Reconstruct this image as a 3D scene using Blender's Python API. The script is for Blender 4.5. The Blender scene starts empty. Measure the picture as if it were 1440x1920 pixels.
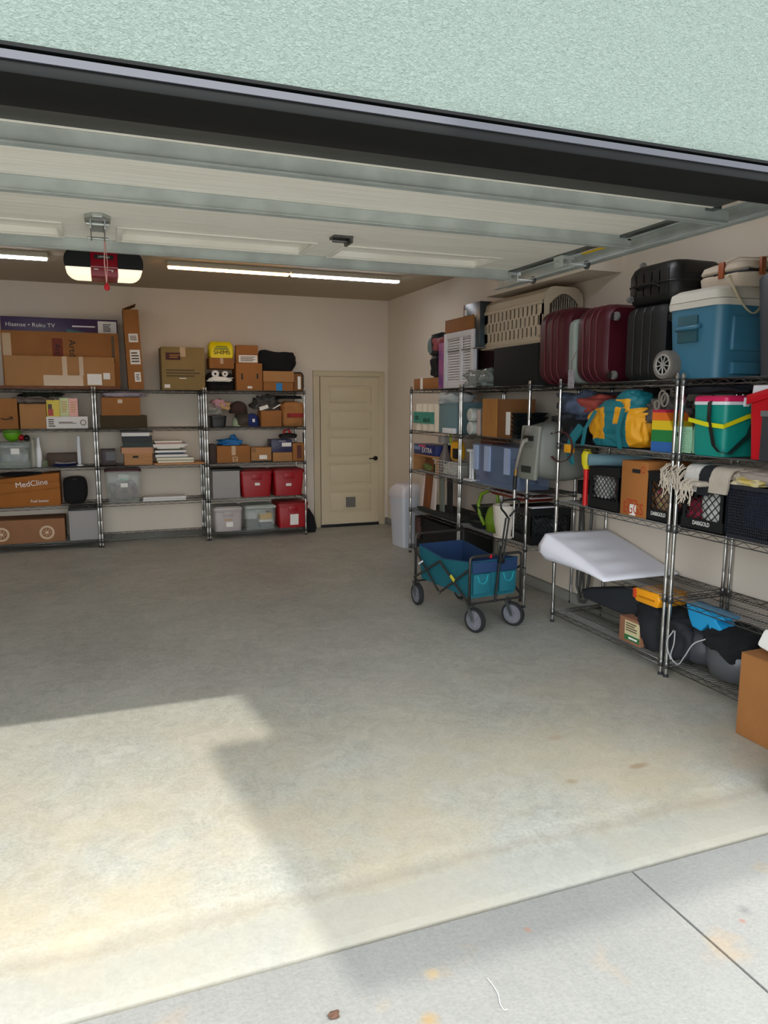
import bpy, bmesh, math, random
from mathutils import Vector, Matrix, noise, Euler
import numpy as np
random.seed(7)
SC = bpy.context.scene
COL = SC.collection
# ------------------------------------------------------------------ camera
YAW, PITCH, ROLL, FPX, CAMH = 0.3639, -0.1479, 0.0024, 1374.86, 1.6589
_cy, _sy, _cp, _sp = math.cos(YAW), math.sin(YAW), math.cos(PITCH), math.sin(PITCH)
_F = Vector((_sy*_cp, _cy*_cp, _sp)); _r = Vector((_cy, -_sy, 0)); _u = _r.cross(_F)
_R = _r*math.cos(ROLL) + _u*math.sin(ROLL); _U = _u*math.cos(ROLL) - _r*math.sin(ROLL)
cam_d = bpy.data.cameras.new('camera'); cam = bpy.data.objects.new('camera', cam_d); COL.objects.link(cam)
cam_d.sensor_fit = 'VERTICAL'; cam_d.sensor_height = 24; cam_d.lens = 24*FPX/1920; cam_d.clip_start = .05
cam.matrix_world = Matrix(((_R.x, _U.x, -_F.x, 0), (_R.y, _U.y, -_F.y, 0), (_R.z, _U.z, -_F.z, CAMH), (0, 0, 0, 1)))
SC.camera = cam
# ------------------------------------------------------------------ sky, sun, exposure
w = bpy.data.worlds.new('sky'); SC.world = w; w.use_nodes = True
wn = w.node_tree; bgn = wn.nodes['Background']
sky = wn.nodes.new('ShaderNodeTexSky'); sky.sky_type = 'HOSEK_WILKIE'; sky.turbidity = 7
sky.sun_direction = Vector((.10, -1, 1.15)).normalized(); sky.ground_albedo = .4
mixw = wn.nodes.new('ShaderNodeMix'); mixw.data_type = 'RGBA'; mixw.inputs[0].default_value = .65
mixw.inputs[7].default_value = (.90, .94, .98, 1)
wn.links.new(sky.outputs[0], mixw.inputs[6]); wn.links.new(mixw.outputs[2], bgn.inputs[0])
bgn.inputs[1].default_value = 2.35
sd = bpy.data.lights.new('sun', 'SUN'); sun = bpy.data.objects.new('sun', sd); COL.objects.link(sun)
sd.energy = 1.15; sd.angle = math.radians(.7); sd.color = (1, .96, .89)
SUN_DIR = Vector((-.130, 1, -1.128)).normalized()
sun.rotation_euler = SUN_DIR.to_track_quat('-Z', 'Y').to_euler(); sun.location = (2, -12, 14)
SC.view_settings.view_transform = 'Standard'; SC.view_settings.look = 'None'
SC.view_settings.gamma = 1; SC.view_settings.use_curve_mapping = False
SC.view_settings.exposure = 1.55
SC.cycles.max_bounces = 10; SC.cycles.diffuse_bounces = 6; SC.cycles.transparent_max_bounces = 12

# ------------------------------------------------------------------ survey helpers (photo pixel -> metre, on a real plane)
def _n(px): return _F*(px-720)/FPX - _R
def _m(py): return _F*(960-py)/FPX - _U
def xat(px, Y, z): n = _n(px); return -(n.y*Y + n.z*(z-CAMH))/n.x
def yat(px, X, z): n = _n(px); return -(n.x*X + n.z*(z-CAMH))/n.y
def zat(py, X, Y): m = _m(py); return CAMH - (m.x*X + m.y*Y)/m.z
def on(px, py, X=None, Y=None, Z=None):
    d = _F + _R*((px-720)/FPX) - _U*((py-960)/FPX)
    t = X/d.x if X is not None else Y/d.y if Y is not None else (Z-CAMH)/d.z
    return Vector((0, 0, CAMH)) + d*t

# ------------------------------------------------------------------ materials
def lin(c):
    if isinstance(c, str): c = [int(c[i:i+2], 16)/255 for i in (0, 2, 4)]
    return tuple((x/12.92 if x <= .04045 else ((x+.055)/1.055)**2.4) for x in c) + (1,)
MATS = {}
def mat(name, c='808080', rough=.6, metal=0, bump=0, bscale=60, var=0, vscale=8, alpha=1, emit=0, trans=0, stretch=None, c2=None, spec=.5):
    if name in MATS: return MATS[name]
    m = bpy.data.materials.new(name); m.use_nodes = True; MATS[name] = m
    nt = m.node_tree; b = nt.nodes['Principled BSDF']
    b.inputs['Base Color'].default_value = lin(c); b.inputs['Roughness'].default_value = rough
    b.inputs['Metallic'].default_value = metal; b.inputs['Alpha'].default_value = alpha
    b.inputs['Specular IOR Level'].default_value = spec
    if trans: b.inputs['Transmission Weight'].default_value = trans
    if emit: b.inputs['Emission Color'].default_value = lin(c); b.inputs['Emission Strength'].default_value = emit
    if var or bump or c2:
        tc = nt.nodes.new('ShaderNodeTexCoord'); mp = nt.nodes.new('ShaderNodeMapping'); nt.links.new(tc.outputs['Object'], mp.inputs[0])
        if stretch: mp.inputs['Scale'].default_value = stretch
    if var or c2:
        n = nt.nodes.new('ShaderNodeTexNoise'); n.inputs['Scale'].default_value = vscale; n.inputs['Detail'].default_value = 5
        nt.links.new(mp.outputs[0], n.inputs['Vector'])
        mx = nt.nodes.new('ShaderNodeMix'); mx.data_type = 'RGBA'
        a = lin(c); k = 1-var
        bb = lin(c2) if c2 else (a[0]*k, a[1]*k, a[2]*k, 1)
        mx.inputs[6].default_value = a; mx.inputs[7].default_value = bb
        rp = nt.nodes.new('ShaderNodeValToRGB'); rp.color_ramp.elements[0].position = .35; rp.color_ramp.elements[1].position = .65
        nt.links.new(n.outputs[0], rp.inputs[0]); nt.links.new(rp.outputs[0], mx.inputs[0]); nt.links.new(mx.outputs[2], b.inputs['Base Color'])
    if bump:
        n2 = nt.nodes.new('ShaderNodeTexNoise'); n2.inputs['Scale'].default_value = bscale; n2.inputs['Detail'].default_value = 4
        nt.links.new(mp.outputs[0], n2.inputs['Vector'])
        bp = nt.nodes.new('ShaderNodeBump'); bp.inputs['Strength'].default_value = min(1, bump); bp.inputs['Distance'].default_value = .01*max(1, bump)
        nt.links.new(n2.outputs[0], bp.inputs['Height']); nt.links.new(bp.outputs[0], b.inputs['Normal'])
    return m
CARD = mat('cardboard', '9A6533', .85, bump=.15, bscale=40, var=.12, vscale=4)
CARD2 = mat('cardboard_tan', 'A87A4A', .85, bump=.15, var=.1, vscale=4)
CARD3 = mat('cardboard_dark', '7C5129', .85, bump=.15, var=.14, vscale=4)
CARDO = mat('cardboard_olive', '8C7648', .85, bump=.15, var=.1, vscale=4)
CARDK = mat('cardboard_brown_green', '40341C', .85, var=.15)
TAPE = mat('clear_tape', 'B89A74', .25)
PAPER = mat('label_paper', 'E8E6E0', .6, var=.04, vscale=30)
INK = mat('black_ink', '181818', .7)
INKG = mat('grey_ink', '5b4c38', .8)
CHROME = mat('chrome_wire', 'C8C8C6', .22, metal=1)
CHROMED = mat('chrome_shelf_wire', '70706e', .35, metal=.9)
GALV = mat('galvanised_steel', 'BCC3BF', .45, metal=.2, bump=.1, bscale=8, var=.22, vscale=7)
GALVD = mat('dark_galvanised_steel', '6d7472', .35, metal=.8, var=.2, vscale=10)
BLACKP = mat('black_plastic', '0d0e0f', .45)
BLACKF = mat('black_fabric', '0b0c0e', .95, bump=.4, bscale=40)
DKBLUE = mat('navy_fabric', '1c2338', .9, bump=.4)
GREYP = mat('grey_plastic', '6c6c6a', .5, var=.06)
WHITEP = mat('white_plastic', 'E4E6EA', .45)
RUBBER = mat('rubber', '202123', .7)
RED = mat('red_plastic', 'B5081A', .4)
WOOD = mat('pine_wood', 'B5814E', .6, var=.25, vscale=5, stretch=(1, 1, 12))

# ------------------------------------------------------------------ mesh builder
def rr_ring(w, d, r, n=5):
    pts = []; r = max(min(r, w/2-1e-4, d/2-1e-4), 1e-4)
    for cx, cy, a0 in ((w/2-r, d/2-r, 0), (-w/2+r, d/2-r, 90), (-w/2+r, -d/2+r, 180), (w/2-r, -d/2+r, 270)):
        for i in range(n):
            a = math.radians(a0+90*i/(n-1)); pts.append((cx+r*math.cos(a), cy+r*math.sin(a)))
    return pts
class MB:
    def __init__(s): s.v = []; s.f = []; s.m = []; s.mi = 0; s.T = Matrix()
    def add(s, vs, fs):
        k = len(s.v); s.v += [tuple(s.T @ Vector(p)) for p in vs]
        s.f += [tuple(i+k for i in q) for q in fs]; s.m += [s.mi]*len(fs); return s
    def box(s, x0, x1, y0, y1, z0, z1):
        return s.add([(x0, y0, z0), (x1, y0, z0), (x1, y1, z0), (x0, y1, z0), (x0, y0, z1), (x1, y0, z1), (x1, y1, z1), (x0, y1, z1)],
              [(3, 2, 1, 0), (4, 5, 6, 7), (0, 1, 5, 4), (1, 2, 6, 5), (2, 3, 7, 6), (3, 0, 4, 7)])
    def obox(s, c, size, rot=(0, 0, 0)):
        T = s.T; s.T = T @ Matrix.Translation(c) @ Euler(rot).to_matrix().to_4x4()
        a, b, c2 = [q/2 for q in size]; s.box(-a, a, -b, b, -c2, c2); s.T = T; return s
    def tube(s, pts, r, n=6, closed=False):
        pts = [Vector(p) for p in pts]; N = len(pts); rs = r if isinstance(r, (list, tuple)) else [r]*N
        t0 = (pts[1]-pts[0]).normalized(); up = Vector((0, 0, 1)) if abs(t0.z) < .9 else Vector((1, 0, 0))
        u = t0.cross(up).normalized(); vs = []; fs = []
        for i, p in enumerate(pts):
            if closed: t = (pts[(i+1) % N]-pts[i-1])
            else: t = (pts[min(i+1, N-1)]-pts[max(i-1, 0)])
            if t.length < 1e-9: t = t0
            t.normalize(); u = (u - t*u.dot(t)); u = u.normalized() if u.length > 1e-6 else t.orthogonal().normalized(); vv = t.cross(u)
            for j in range(n):
                a = 2*math.pi*j/n; vs.append(p + (u*math.cos(a)+vv*math.sin(a))*rs[i])
        for i in range(N if closed else N-1):
            for j in range(n):
                a = i*n+j; b = i*n+(j+1) % n; i2 = (i+1) % N; fs.append((a, b, i2*n+(j+1) % n, i2*n+j))
        if not closed: fs.append(tuple(range(n-1, -1, -1))); fs.append(tuple((N-1)*n+j for j in range(n)))
        return s.add(vs, fs)
    def strap(s, pts, width, t, side):                      # flat band along pts; side = width direction
        pts = [Vector(p) for p in pts]; side = Vector(side).normalized(); vs = []; fs = []; N = len(pts)
        for i, p in enumerate(pts):
            tg = (pts[min(i+1, N-1)]-pts[max(i-1, 0)]).normalized(); nn = tg.cross(side).normalized()
            for a, b in ((-1, -1), (1, -1), (1, 1), (-1, 1)): vs.append(p + side*a*width/2 + nn*b*t/2)
        for i in range(N-1):
            for j in range(4): fs.append((i*4+j, i*4+(j+1) % 4, i*4+4+(j+1) % 4, i*4+4+j))
        fs += [(3, 2, 1, 0), tuple((N-1)*4+j for j in range(4))]
        return s.add(vs, fs)
    def lathe(s, prof, n=20, cap=True):
        vs = []; fs = []
        for r, z in prof:
            for j in range(n): a = 2*math.pi*j/n; vs.append((r*math.cos(a), r*math.sin(a), z))
        for i in range(len(prof)-1):
            for j in range(n): fs.append((i*n+j, i*n+(j+1) % n, (i+1)*n+(j+1) % n, (i+1)*n+j))
        if cap: fs.append(tuple(range(n-1, -1, -1))); fs.append(tuple((len(prof)-1)*n+j for j in range(n)))
        return s.add(vs, fs)
    def loft(s, rings, n=5, cap0=True, cap1=True):          # rings: (z, w, d, r[, ox, oy])
        vs = []; fs = []; K = 4*n
        for q in rings:
            ox, oy = (q[4], q[5]) if len(q) > 4 else (0, 0)
            vs += [(x+ox, y+oy, q[0]) for x, y in rr_ring(q[1], q[2], q[3], n)]
        for i in range(len(rings)-1):
            for j in range(K): fs.append((i*K+j, i*K+(j+1) % K, (i+1)*K+(j+1) % K, (i+1)*K+j))
        if cap0: fs.append(tuple(range(K-1, -1, -1)))
        if cap1: fs.append(tuple((len(rings)-1)*K+j for j in range(K)))
        return s.add(vs, fs)
    def prism(s, poly, a, b, plane='xz'):                   # polygon extruded along the third axis from a to b
        N = len(poly); f = {'xz': lambda p, q: (p[0], q, p[1]), 'yz': lambda p, q: (q, p[0], p[1]), 'xy': lambda p, q: (p[0], p[1], q)}[plane]
        vs = [f(p, a) for p in poly]+[f(p, b) for p in poly]
        return s.add(vs, [tuple(range(N)), tuple(range(2*N-1, N-1, -1))]+[(i, i+N, (i+1) % N+N, (i+1) % N) for i in range(N)])
    def blob(s, c, size, seed=0, amp=.12, freq=1.6, p=.7, flat=.75, sub=4, ridge=0, colorfn=None):
        bm = bmesh.new(); bmesh.ops.create_icosphere(bm, subdivisions=sub, radius=1); off = Vector((seed*7.3, seed*3.1, seed*1.7))
        vs = []
        for vv in bm.verts:
            q = vv.co.copy(); e = Vector([math.copysign(abs(t)**p, t) for t in q])
            k = 1+amp*noise.noise(q*freq+off)*2+amp*.5*noise.noise(q*freq*2.7+off)
            if ridge: k += ridge*(1-abs(noise.noise(q*freq*2+off*2))*3)*.5
            e *= k; e.z = max(e.z, -flat)
            vs.append((c[0]+e.x*size[0]/2, c[1]+e.y*size[1]/2, c[2]+e.z*size[2]/2))
        bm.verts.index_update(); fs = [tuple(v.index for v in f.verts) for f in bm.faces]; k0 = len(s.m); s.add(vs, fs)
        if colorfn:
            for i, f in enumerate(fs):
                cc = sum((bm.verts[j].co for j in f), Vector())/3 if False else None
            bm.verts.ensure_lookup_table()
            for i, f in enumerate(fs):
                cc = (bm.verts[f[0]].co+bm.verts[f[1]].co+bm.verts[f[2]].co)/3; s.m[k0+i] = colorfn(cc)
        bm.free(); return s
    def build(s, name, mats, parent=None, smooth=None, bevel=0, seg=2, loc=None, rz=0):
        me = bpy.data.meshes.new(name); me.from_pydata(s.v, [], s.f)
        for m in (mats if isinstance(mats, (list, tuple)) else [mats]): me.materials.append(m)
        me.polygons.foreach_set('material_index', s.m)
        bm = bmesh.new(); bm.from_mesh(me); bmesh.ops.recalc_face_normals(bm, faces=bm.faces)
        if bevel:
            es = [e for e in bm.edges if len(e.link_faces) == 2 and e.calc_face_angle(0) > .6]
            bmesh.ops.bevel(bm, geom=es, offset=bevel, segments=seg, affect='EDGES', profile=.5, clamp_overlap=True)
        bm.to_mesh(me); bm.free()
        if smooth is not False:
            me.shade_smooth() if smooth else me.shade_flat()
            if smooth == 'auto' or smooth is None:
                me.shade_smooth()
                try: me.set_sharp_from_angle(angle=math.radians(38))
                except Exception: pass
        o = bpy.data.objects.new(name, me); COL.objects.link(o)
        if parent: o.parent = parent
        if loc is not None: o.location = loc
        o.rotation_euler.z = rz
        return o
def cr(pts, k=5):
    P = [Vector(p) for p in pts]; P = [P[0]*2-P[1]]+P+[P[-1]*2-P[-2]]; out = []
    for i in range(1, len(P)-2):
        for j in range(k):
            t = j/k; a, b, c, d = P[i-1], P[i], P[i+1], P[i+2]
            out.append(.5*((2*b)+(c-a)*t+(2*a-5*b+4*c-d)*t*t+(3*b-a-3*c+d)*t**3))
    return out+[P[-2]]
def tag(o, label=None, cat=None, group=None, kind=None):
    if label: o['label'] = label
    if cat: o['category'] = cat
    if group: o['group'] = group
    if kind: o['kind'] = kind
    return o
def thing(name, label, cat, loc=(0, 0, 0), rz=0, group=None):
    o = bpy.data.objects.new(name, None); o.empty_display_size = .05; COL.objects.link(o); o.location = loc; o.rotation_euler.z = rz
    return tag(o, label, cat, group)
def text(parent, s, size, loc, rot, m, name='lettering', sx=1):
    c = bpy.data.curves.new('t', 'FONT'); c.body = s; c.size = size; c.extrude = .0006; c.align_x = 'CENTER'; c.align_y = 'CENTER'
    o = bpy.data.objects.new('t', c); COL.objects.link(o)
    dg = bpy.context.evaluated_depsgraph_get(); me = bpy.data.meshes.new_from_object(o.evaluated_get(dg)); bpy.data.objects.remove(o)
    me.materials.clear(); me.materials.append(m); t = bpy.data.objects.new(name, me); COL.objects.link(t)
    t.location = loc; t.rotation_euler = rot; t.scale = (sx, 1, 1); t.parent = parent; return t
H = math.pi/2
ROT = {'front': (H, 0, 0), 'left': (H, 0, -H)}
def spot(dims, face, u, v, e=.002):
    W, D, Hh = dims
    return {'front': (-W/2+u*W, -D/2-e, v*Hh), 'left': (-W/2-e, D/2-u*D, v*Hh), 'top': (-W/2+u*W, -D/2+v*D, Hh+e)}[face]
def decal(parent, dims, face, u0, u1, v0, v1, m, name='label', t=.0015, e=0):
    W, D, Hh = dims; mb = MB()
    if face == 'front': mb.box(-W/2+u0*W, -W/2+u1*W, -D/2-t-e, -D/2+.0005, v0*Hh, v1*Hh)
    elif face == 'left': mb.box(-W/2-t-e, -W/2+.0005, D/2-u1*D, D/2-u0*D, v0*Hh, v1*Hh)
    else: mb.box(-W/2+u0*W, -W/2+u1*W, -D/2+v0*D, -D/2+v1*D, Hh-.0005, Hh+t+e)
    return mb.build(name, m, parent)
def dtext(parent, dims, face, u, v, s, size, m, turn=0, name='lettering', sx=1, e=.003):
    r = ROT[face]
    o = text(parent, s, size, spot(dims, face, u, v, e), r, m, name, sx)
    if turn: o.rotation_euler = (Euler(r).to_matrix() @ Matrix.Rotation(turn, 3, 'Z')).to_euler()
    return o
def tdecal(t, ext, k, u0, u1, v0, v1, m, name='label', lidh=.03):
    W, D, Hh = ext[1]-ext[0], ext[3]-ext[2], ext[5]-ext[4]; hb = (Hh-lidh)*.75; vm = (v0+v1)/2*Hh
    half = lambda z: D/2*(k+(.965-k)*z/hb); ang = math.atan2(half(hb)-half(0), hb)
    wx = W*.96; mb = MB(); mb.obox((-wx/2+(u0+u1)/2*wx, -half(vm)-.001, vm), ((u1-u0)*wx, .004, (v1-v0)*Hh), (ang, 0, 0)); return mb.build(name, m, t)
def lines(parent, dims, face, u0, u1, v0, v1, n, m, name='print'):
    mb = MB(); W, D, Hh = dims
    for i in range(n):
        va = v0+(v1-v0)*(i+.2)/n; vb = v0+(v1-v0)*(i+.7)/n; ue = u1-(u1-u0)*random.choice([0, .05, .2])
        if face == 'front': mb.box(-W/2+u0*W, -W/2+ue*W, -D/2-.0024, -D/2-.001, va*Hh, vb*Hh)
        else: mb.box(-W/2-.0024, -W/2-.001, D/2-ue*D, D/2-u0*D, va*Hh, vb*Hh)
    return mb.build(name, m, parent)
def carton(label, ext, m=CARD, rz=0, name='cardboard_box', cat='box', group=None, flaps=True, tape=None, bevel=.004, tilt=0):
    x0, x1, y0, y1, z0, z1 = ext; W, D, Hh = x1-x0, y1-y0, z1-z0
    t = thing(name, label, cat, ((x0+x1)/2, (y0+y1)/2, z0), rz, group)
    if tilt: t.rotation_euler.y = tilt
    mb = MB(); mb.box(-W/2, W/2, -D/2, D/2, 0, Hh-.004 if flaps else Hh)
    mb.build('body', m, t, bevel=bevel)
    if flaps:
        for s in (-1, 1):
            f = MB(); f.box(-W/2, W/2, .0015 if s > 0 else -D/2, D/2 if s > 0 else -.0015, Hh-.004, Hh); f.build('flap', m, t, bevel=.001, seg=1)
    dims = (W, D, Hh)
    if tape: decal(t, dims, tape, .44, .56, .0 if tape == 'x' else .45, 1, TAPE, 'tape')
    return t, dims
def tote(label, ext, m, lid, name='storage_tote', cat='tote', group=None, rz=0, taper=.88, lidh=.03, handle=True):
    x0, x1, y0, y1, z0, z1 = ext; W, D, Hh = x1-x0, y1-y0, z1-z0
    t = thing(name, label, cat, ((x0+x1)/2, (y0+y1)/2, z0), rz, group); k = taper; r = .035; hb = Hh-lidh
    mb = MB(); mb.loft([(0, W*k, D*k, r), (hb*.75, W*.965, D*.965, r), (hb*.78, W*.95, D*.95, r), (hb-.02, W*.96, D*.96, r), (hb-.02, W, D, r), (hb, W, D, r)], cap1=True)
    mb.build('tub', m, t)
    if lid:
        l = MB(); l.loft([(hb, W*1.01, D*1.01, r), (hb+lidh*.5, W*1.01, D*1.01, r), (Hh-.006, W*.95, D*.95, r), (Hh-.006, W*.88, D*.86, r*.8), (Hh, W*.86, D*.84, r*.8)]); l.build('lid', lid, t)
    if handle:
        h = MB(); h.box(-W*.16, W*.16, -D/2-.004, -D/2+.02, hb*.7, hb-.022); h.build('grip', m, t, bevel=.003)
    return t, (W*.96, D*.96, Hh)

# ------------------------------------------------------------------ the building
BW, RW, CE, LW = 9.40, 3.63, 3.0, -3.4        # back wall, right wall, ceiling, left wall
FW = 2.10                                      # inner face of front wall
OP0, OP1, OPZ = -2.25, 2.62, 2.43              # garage opening
def wallmat(name, c):
    return mat(name, c, .9, bump=.12, bscale=120, var=.03, vscale=1.5)
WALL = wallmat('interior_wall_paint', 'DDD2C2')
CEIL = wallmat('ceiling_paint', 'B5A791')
def struct(name, mb, m, **k): return tag(mb.build(name, m, **k), kind='structure')
struct('wall_back', MB().box(LW-.15, RW+.15, BW, BW+.15, 0, CE), WALL)
struct('wall_right', MB().box(RW, RW+.15, 1.9, BW, 0, CE), WALL)
struct('wall_left', MB().box(LW-.15, LW, 1.9, BW, 0, CE), WALL)
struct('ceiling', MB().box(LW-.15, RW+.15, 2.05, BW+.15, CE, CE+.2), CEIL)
# front wall with stucco outside
def stucco():
    m = mat('green_stucco', 'B9CFC0', .95); nt = m.node_tree; b = nt.nodes['Principled BSDF']
    tc = nt.nodes.new('ShaderNodeTexCoord'); n = nt.nodes.new('ShaderNodeTexNoise'); n.inputs['Scale'].default_value = 120; n.inputs['Detail'].default_value = 4; n.inputs['Roughness'].default_value = .55
    n.inputs['Distortion'].default_value = 1.2
    mp = nt.nodes.new('ShaderNodeMapping'); mp.inputs['Rotation'].default_value = (0, .5, 0); mp.inputs['Scale'].default_value = (.8, 1, 1.3)
    nt.links.new(tc.outputs['Object'], mp.inputs[0]); nt.links.new(mp.outputs[0], n.inputs['Vector'])
    bp = nt.nodes.new('ShaderNodeBump'); bp.inputs['Strength'].default_value = .6; bp.inputs['Distance'].default_value = .008
    nt.links.new(n.outputs[0], bp.inputs['Height']); nt.links.new(bp.outputs[0], b.inputs['Normal'])
    rp = nt.nodes.new('ShaderNodeValToRGB'); rp.color_ramp.elements[0].position = .3; rp.color_ramp.elements[1].position = .62
    rp.color_ramp.elements[0].color = lin('5a675f'); rp.color_ramp.elements[1].color = lin('717d76')
    nt.links.new(n.outputs[0], rp.inputs[0]); nt.links.new(rp.outputs[0], b.inputs['Base Color'])
    return m
STUC = stucco()
fw = MB(); fw.box(LW-.15, RW+.15, 1.96, FW, OPZ, 5.2); fw.box(LW-.15, OP0, 1.96, FW, 0, OPZ); fw.box(OP1, RW+.15, 1.96, FW, 0, OPZ)
struct('wall_front', fw, STUC)
TRIM = mat('black_trim_paint', '0b0c0c', .75, spec=.25, bump=.1, bscale=20)
# metal drip edge, black head and jambs of the opening
DRIP = mat('drip_flashing', '484950', .6, metal=0)
tr = MB(); tr.box(OP0-.1, OP1+.1, 1.925, 1.962, OPZ-.008, OPZ+.004)
struct('trim_1', MB().prism([(1.925, OPZ-.004), (1.962, OPZ+.010), (1.962, OPZ-.022), (1.925, OPZ-.022)], OP0-.1, OP1+.1, 'yz'), DRIP)
struct('shadow_gap_strip', MB().box(OP0-.1, OP1+.1, 1.94, 1.965, OPZ+.0104, OPZ+.019), TRIM)  # black strip standing in for the shadow gap between stucco and drip edge
struct('trim_2', MB().box(OP0, OP1, 1.93, 2.14, OPZ-.05, OPZ-.0222), TRIM, bevel=.004)
struct('trim_3', MB().box(OP0, OP0+.03, 1.93, 2.14, 0, OPZ-.05), TRIM)
struct('trim_4', MB().box(OP1-.03, OP1, 1.93, 2.14, 0, OPZ-.05), TRIM)
# soffit box on the right wall
struct('soffit', MB().box(3.33, RW+.02, 4.62, 6.13, 2.615, CE+.02), WALL)
struct('baseboard_right', MB().box(RW-.035, RW+.01, 2.1, BW, 0, .085), mat('stem_wall', '8d8d86', .9, bump=.2), bevel=.004)
struct('baseboard_back', MB().box(LW, 2.55, BW-.03, BW+.01, 0, .07), MATS['stem_wall'], bevel=.004)

def floormat(name, drive=False):
    m = mat(name, '9a9a92', .62); nt = m.node_tree; b = nt.nodes['Principled BSDF']; L = nt.links
    geo = nt.nodes.new('ShaderNodeNewGeometry'); sep = nt.nodes.new('ShaderNodeSeparateXYZ'); L.new(geo.outputs['Position'], sep.inputs[0])
    def N(scale, det=6, rough=.6, vec=None, dist=0):
        n = nt.nodes.new('ShaderNodeTexNoise'); n.inputs['Scale'].default_value = scale; n.inputs['Detail'].default_value = det; n.inputs['Roughness'].default_value = rough; n.inputs['Distortion'].default_value = dist
        if vec is None: L.new(geo.outputs['Position'], n.inputs['Vector'])
        else: L.new(vec, n.inputs['Vector'])
        return n.outputs[0]
    def ramp(src, stops):
        r = nt.nodes.new('ShaderNodeValToRGB'); el = r.color_ramp.elements
        while len(el) < len(stops): el.new(.5)
        for e, (p, c) in zip(el, stops): e.position = p; e.color = lin(c) if isinstance(c, str) else (c, c, c, 1)
        L.new(src, r.inputs[0]); return r.outputs[0]
    def mixc(f, a, c, mode='MIX'):
        x = nt.nodes.new('ShaderNodeMix'); x.data_type = 'RGBA'; x.blend_type = mode
        if hasattr(f, 'is_linked'): L.new(f, x.inputs[0])
        else: x.inputs[0].default_value = f
        for k, q in ((6, a), (7, c)):
            if hasattr(q, 'is_linked'): L.new(q, x.inputs[k])
            else: x.inputs[k].default_value = lin(q)
        return x.outputs[2]
    def math_(op, a, c=0, clamp=False):
        x = nt.nodes.new('ShaderNodeMath'); x.operation = op; x.use_clamp = clamp
        for k, q in ((0, a), (1, c)):
            if hasattr(q, 'is_linked'): L.new(q, x.inputs[k])
            else: x.inputs[k].default_value = q
        return x.outputs[0]
    def band(src, a, c, d, e):     # 0 below a, 1 between c and d, 0 above e
        m1 = nt.nodes.new('ShaderNodeMapRange'); m1.inputs[1].default_value = a; m1.inputs[2].default_value = c; L.new(src, m1.inputs[0])
        m2 = nt.nodes.new('ShaderNodeMapRange'); m2.inputs[1].default_value = d; m2.inputs[2].default_value = e; m2.inputs[3].default_value = 1; m2.inputs[4].default_value = 0; L.new(src, m2.inputs[0])
        return math_('MULTIPLY', m1.outputs[0], m2.outputs[0])
    if not drive:
        base = ramp(N(1.1, 8, .62, dist=.5), [(.32, '84857c'), (.5, '999a91'), (.66, 'a9a9a0')])
        fine = ramp(N(9, 8, .7, dist=1.5), [(.38, '8c8c83'), (.62, 'b4b3a9')])
        c = mixc(.5, base, fine)
        c = mixc(.22, c, ramp(N(70, 3, .8), [(.35, '6f6f68'), (.6, 'c2c1b8')]))
        # rusty-tan clay dust patches, stronger towards the doorway
        my = nt.nodes.new('ShaderNodeMapRange'); my.inputs[1].default_value = 4.3; my.inputs[2].default_value = 2.4; L.new(sep.outputs[1], my.inputs[0])
        tan = math_('MULTIPLY', ramp(N(1.6, 4, .6), [(.36, 0.1), (.6, 1.0)]), my.outputs[0], True)
        c = mixc(math_('MULTIPLY', tan, .55), c, 'b3a384')
        # worn threshold and dirt line
        wob = math_('ADD', sep.outputs[1], math_('MULTIPLY', N(3.0, 4, .6), .10))
        c = mixc(math_('MULTIPLY', band(wob, 2.215, 2.255, 2.27, 2.33), .4), c, '857d70')
        c = mixc(math_('MULTIPLY', band(wob, 1.9, 1.95, 2.2, 2.25), .55), c, '93928a')
        # small stains
        for (px, py, sx, sy, col, f) in ((1198, 1436, .07, .030, '8a6f50', .6), (1072, 1465, .035, .03, '8a7650', .5), (1042, 1383, .05, .03, '9a7a5c', .35), (618, 1624, .05, .05, '8f8a78', .35)):
            q = on(px, py, Z=0)
            mp = nt.nodes.new('ShaderNodeMapping'); mp.inputs['Location'].default_value = (-q.x/sx, -q.y/sy, 0); mp.inputs['Scale'].default_value = (1/sx, 1/sy, 0)
            L.new(geo.outputs['Position'], mp.inputs[0]); ln = nt.nodes.new('ShaderNodeVectorMath'); ln.operation = 'LENGTH'; L.new(mp.outputs[0], ln.inputs[0])
            d = math_('ADD', ln.outputs['Value'], math_('MULTIPLY', N(18, 4, .7), 1.0))
            c = mixc(math_('MULTIPLY', band(d, -2, -1, .9, 1.5), f), c, col)
        b.inputs['Roughness'].default_value = .5
        L.new(ramp(N(3, 5, .6), [(.3, .42), (.7, .68)]), b.inputs['Roughness'])
        bs, bd = 45, .002
    else:
        base = ramp(N(.9, 8, .6), [(.3, '7e7e79'), (.55, '8a8984'), (.7, '93918a')])
        mp = nt.nodes.new('ShaderNodeMapping'); mp.inputs['Scale'].default_value = (60, 2.2, 1); L.new(geo.outputs['Position'], mp.inputs[0])
        br = ramp(N(1, 3, .6, mp.outputs[0]), [(.3, '787773'), (.7, '93918a')])
        c = mixc(.2, base, br)
        c = mixc(.10, c, ramp(N(90, 3, .8), [(.35, '6f6f6c'), (.6, 'bdbcb6')]))
        c = mixc(math_('MULTIPLY', ramp(N(4.2, 3, .5), [(.62, 0), (.72, 1.0)]), .25), c, 'b58f55')
        bs, bd = 60, .004
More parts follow.
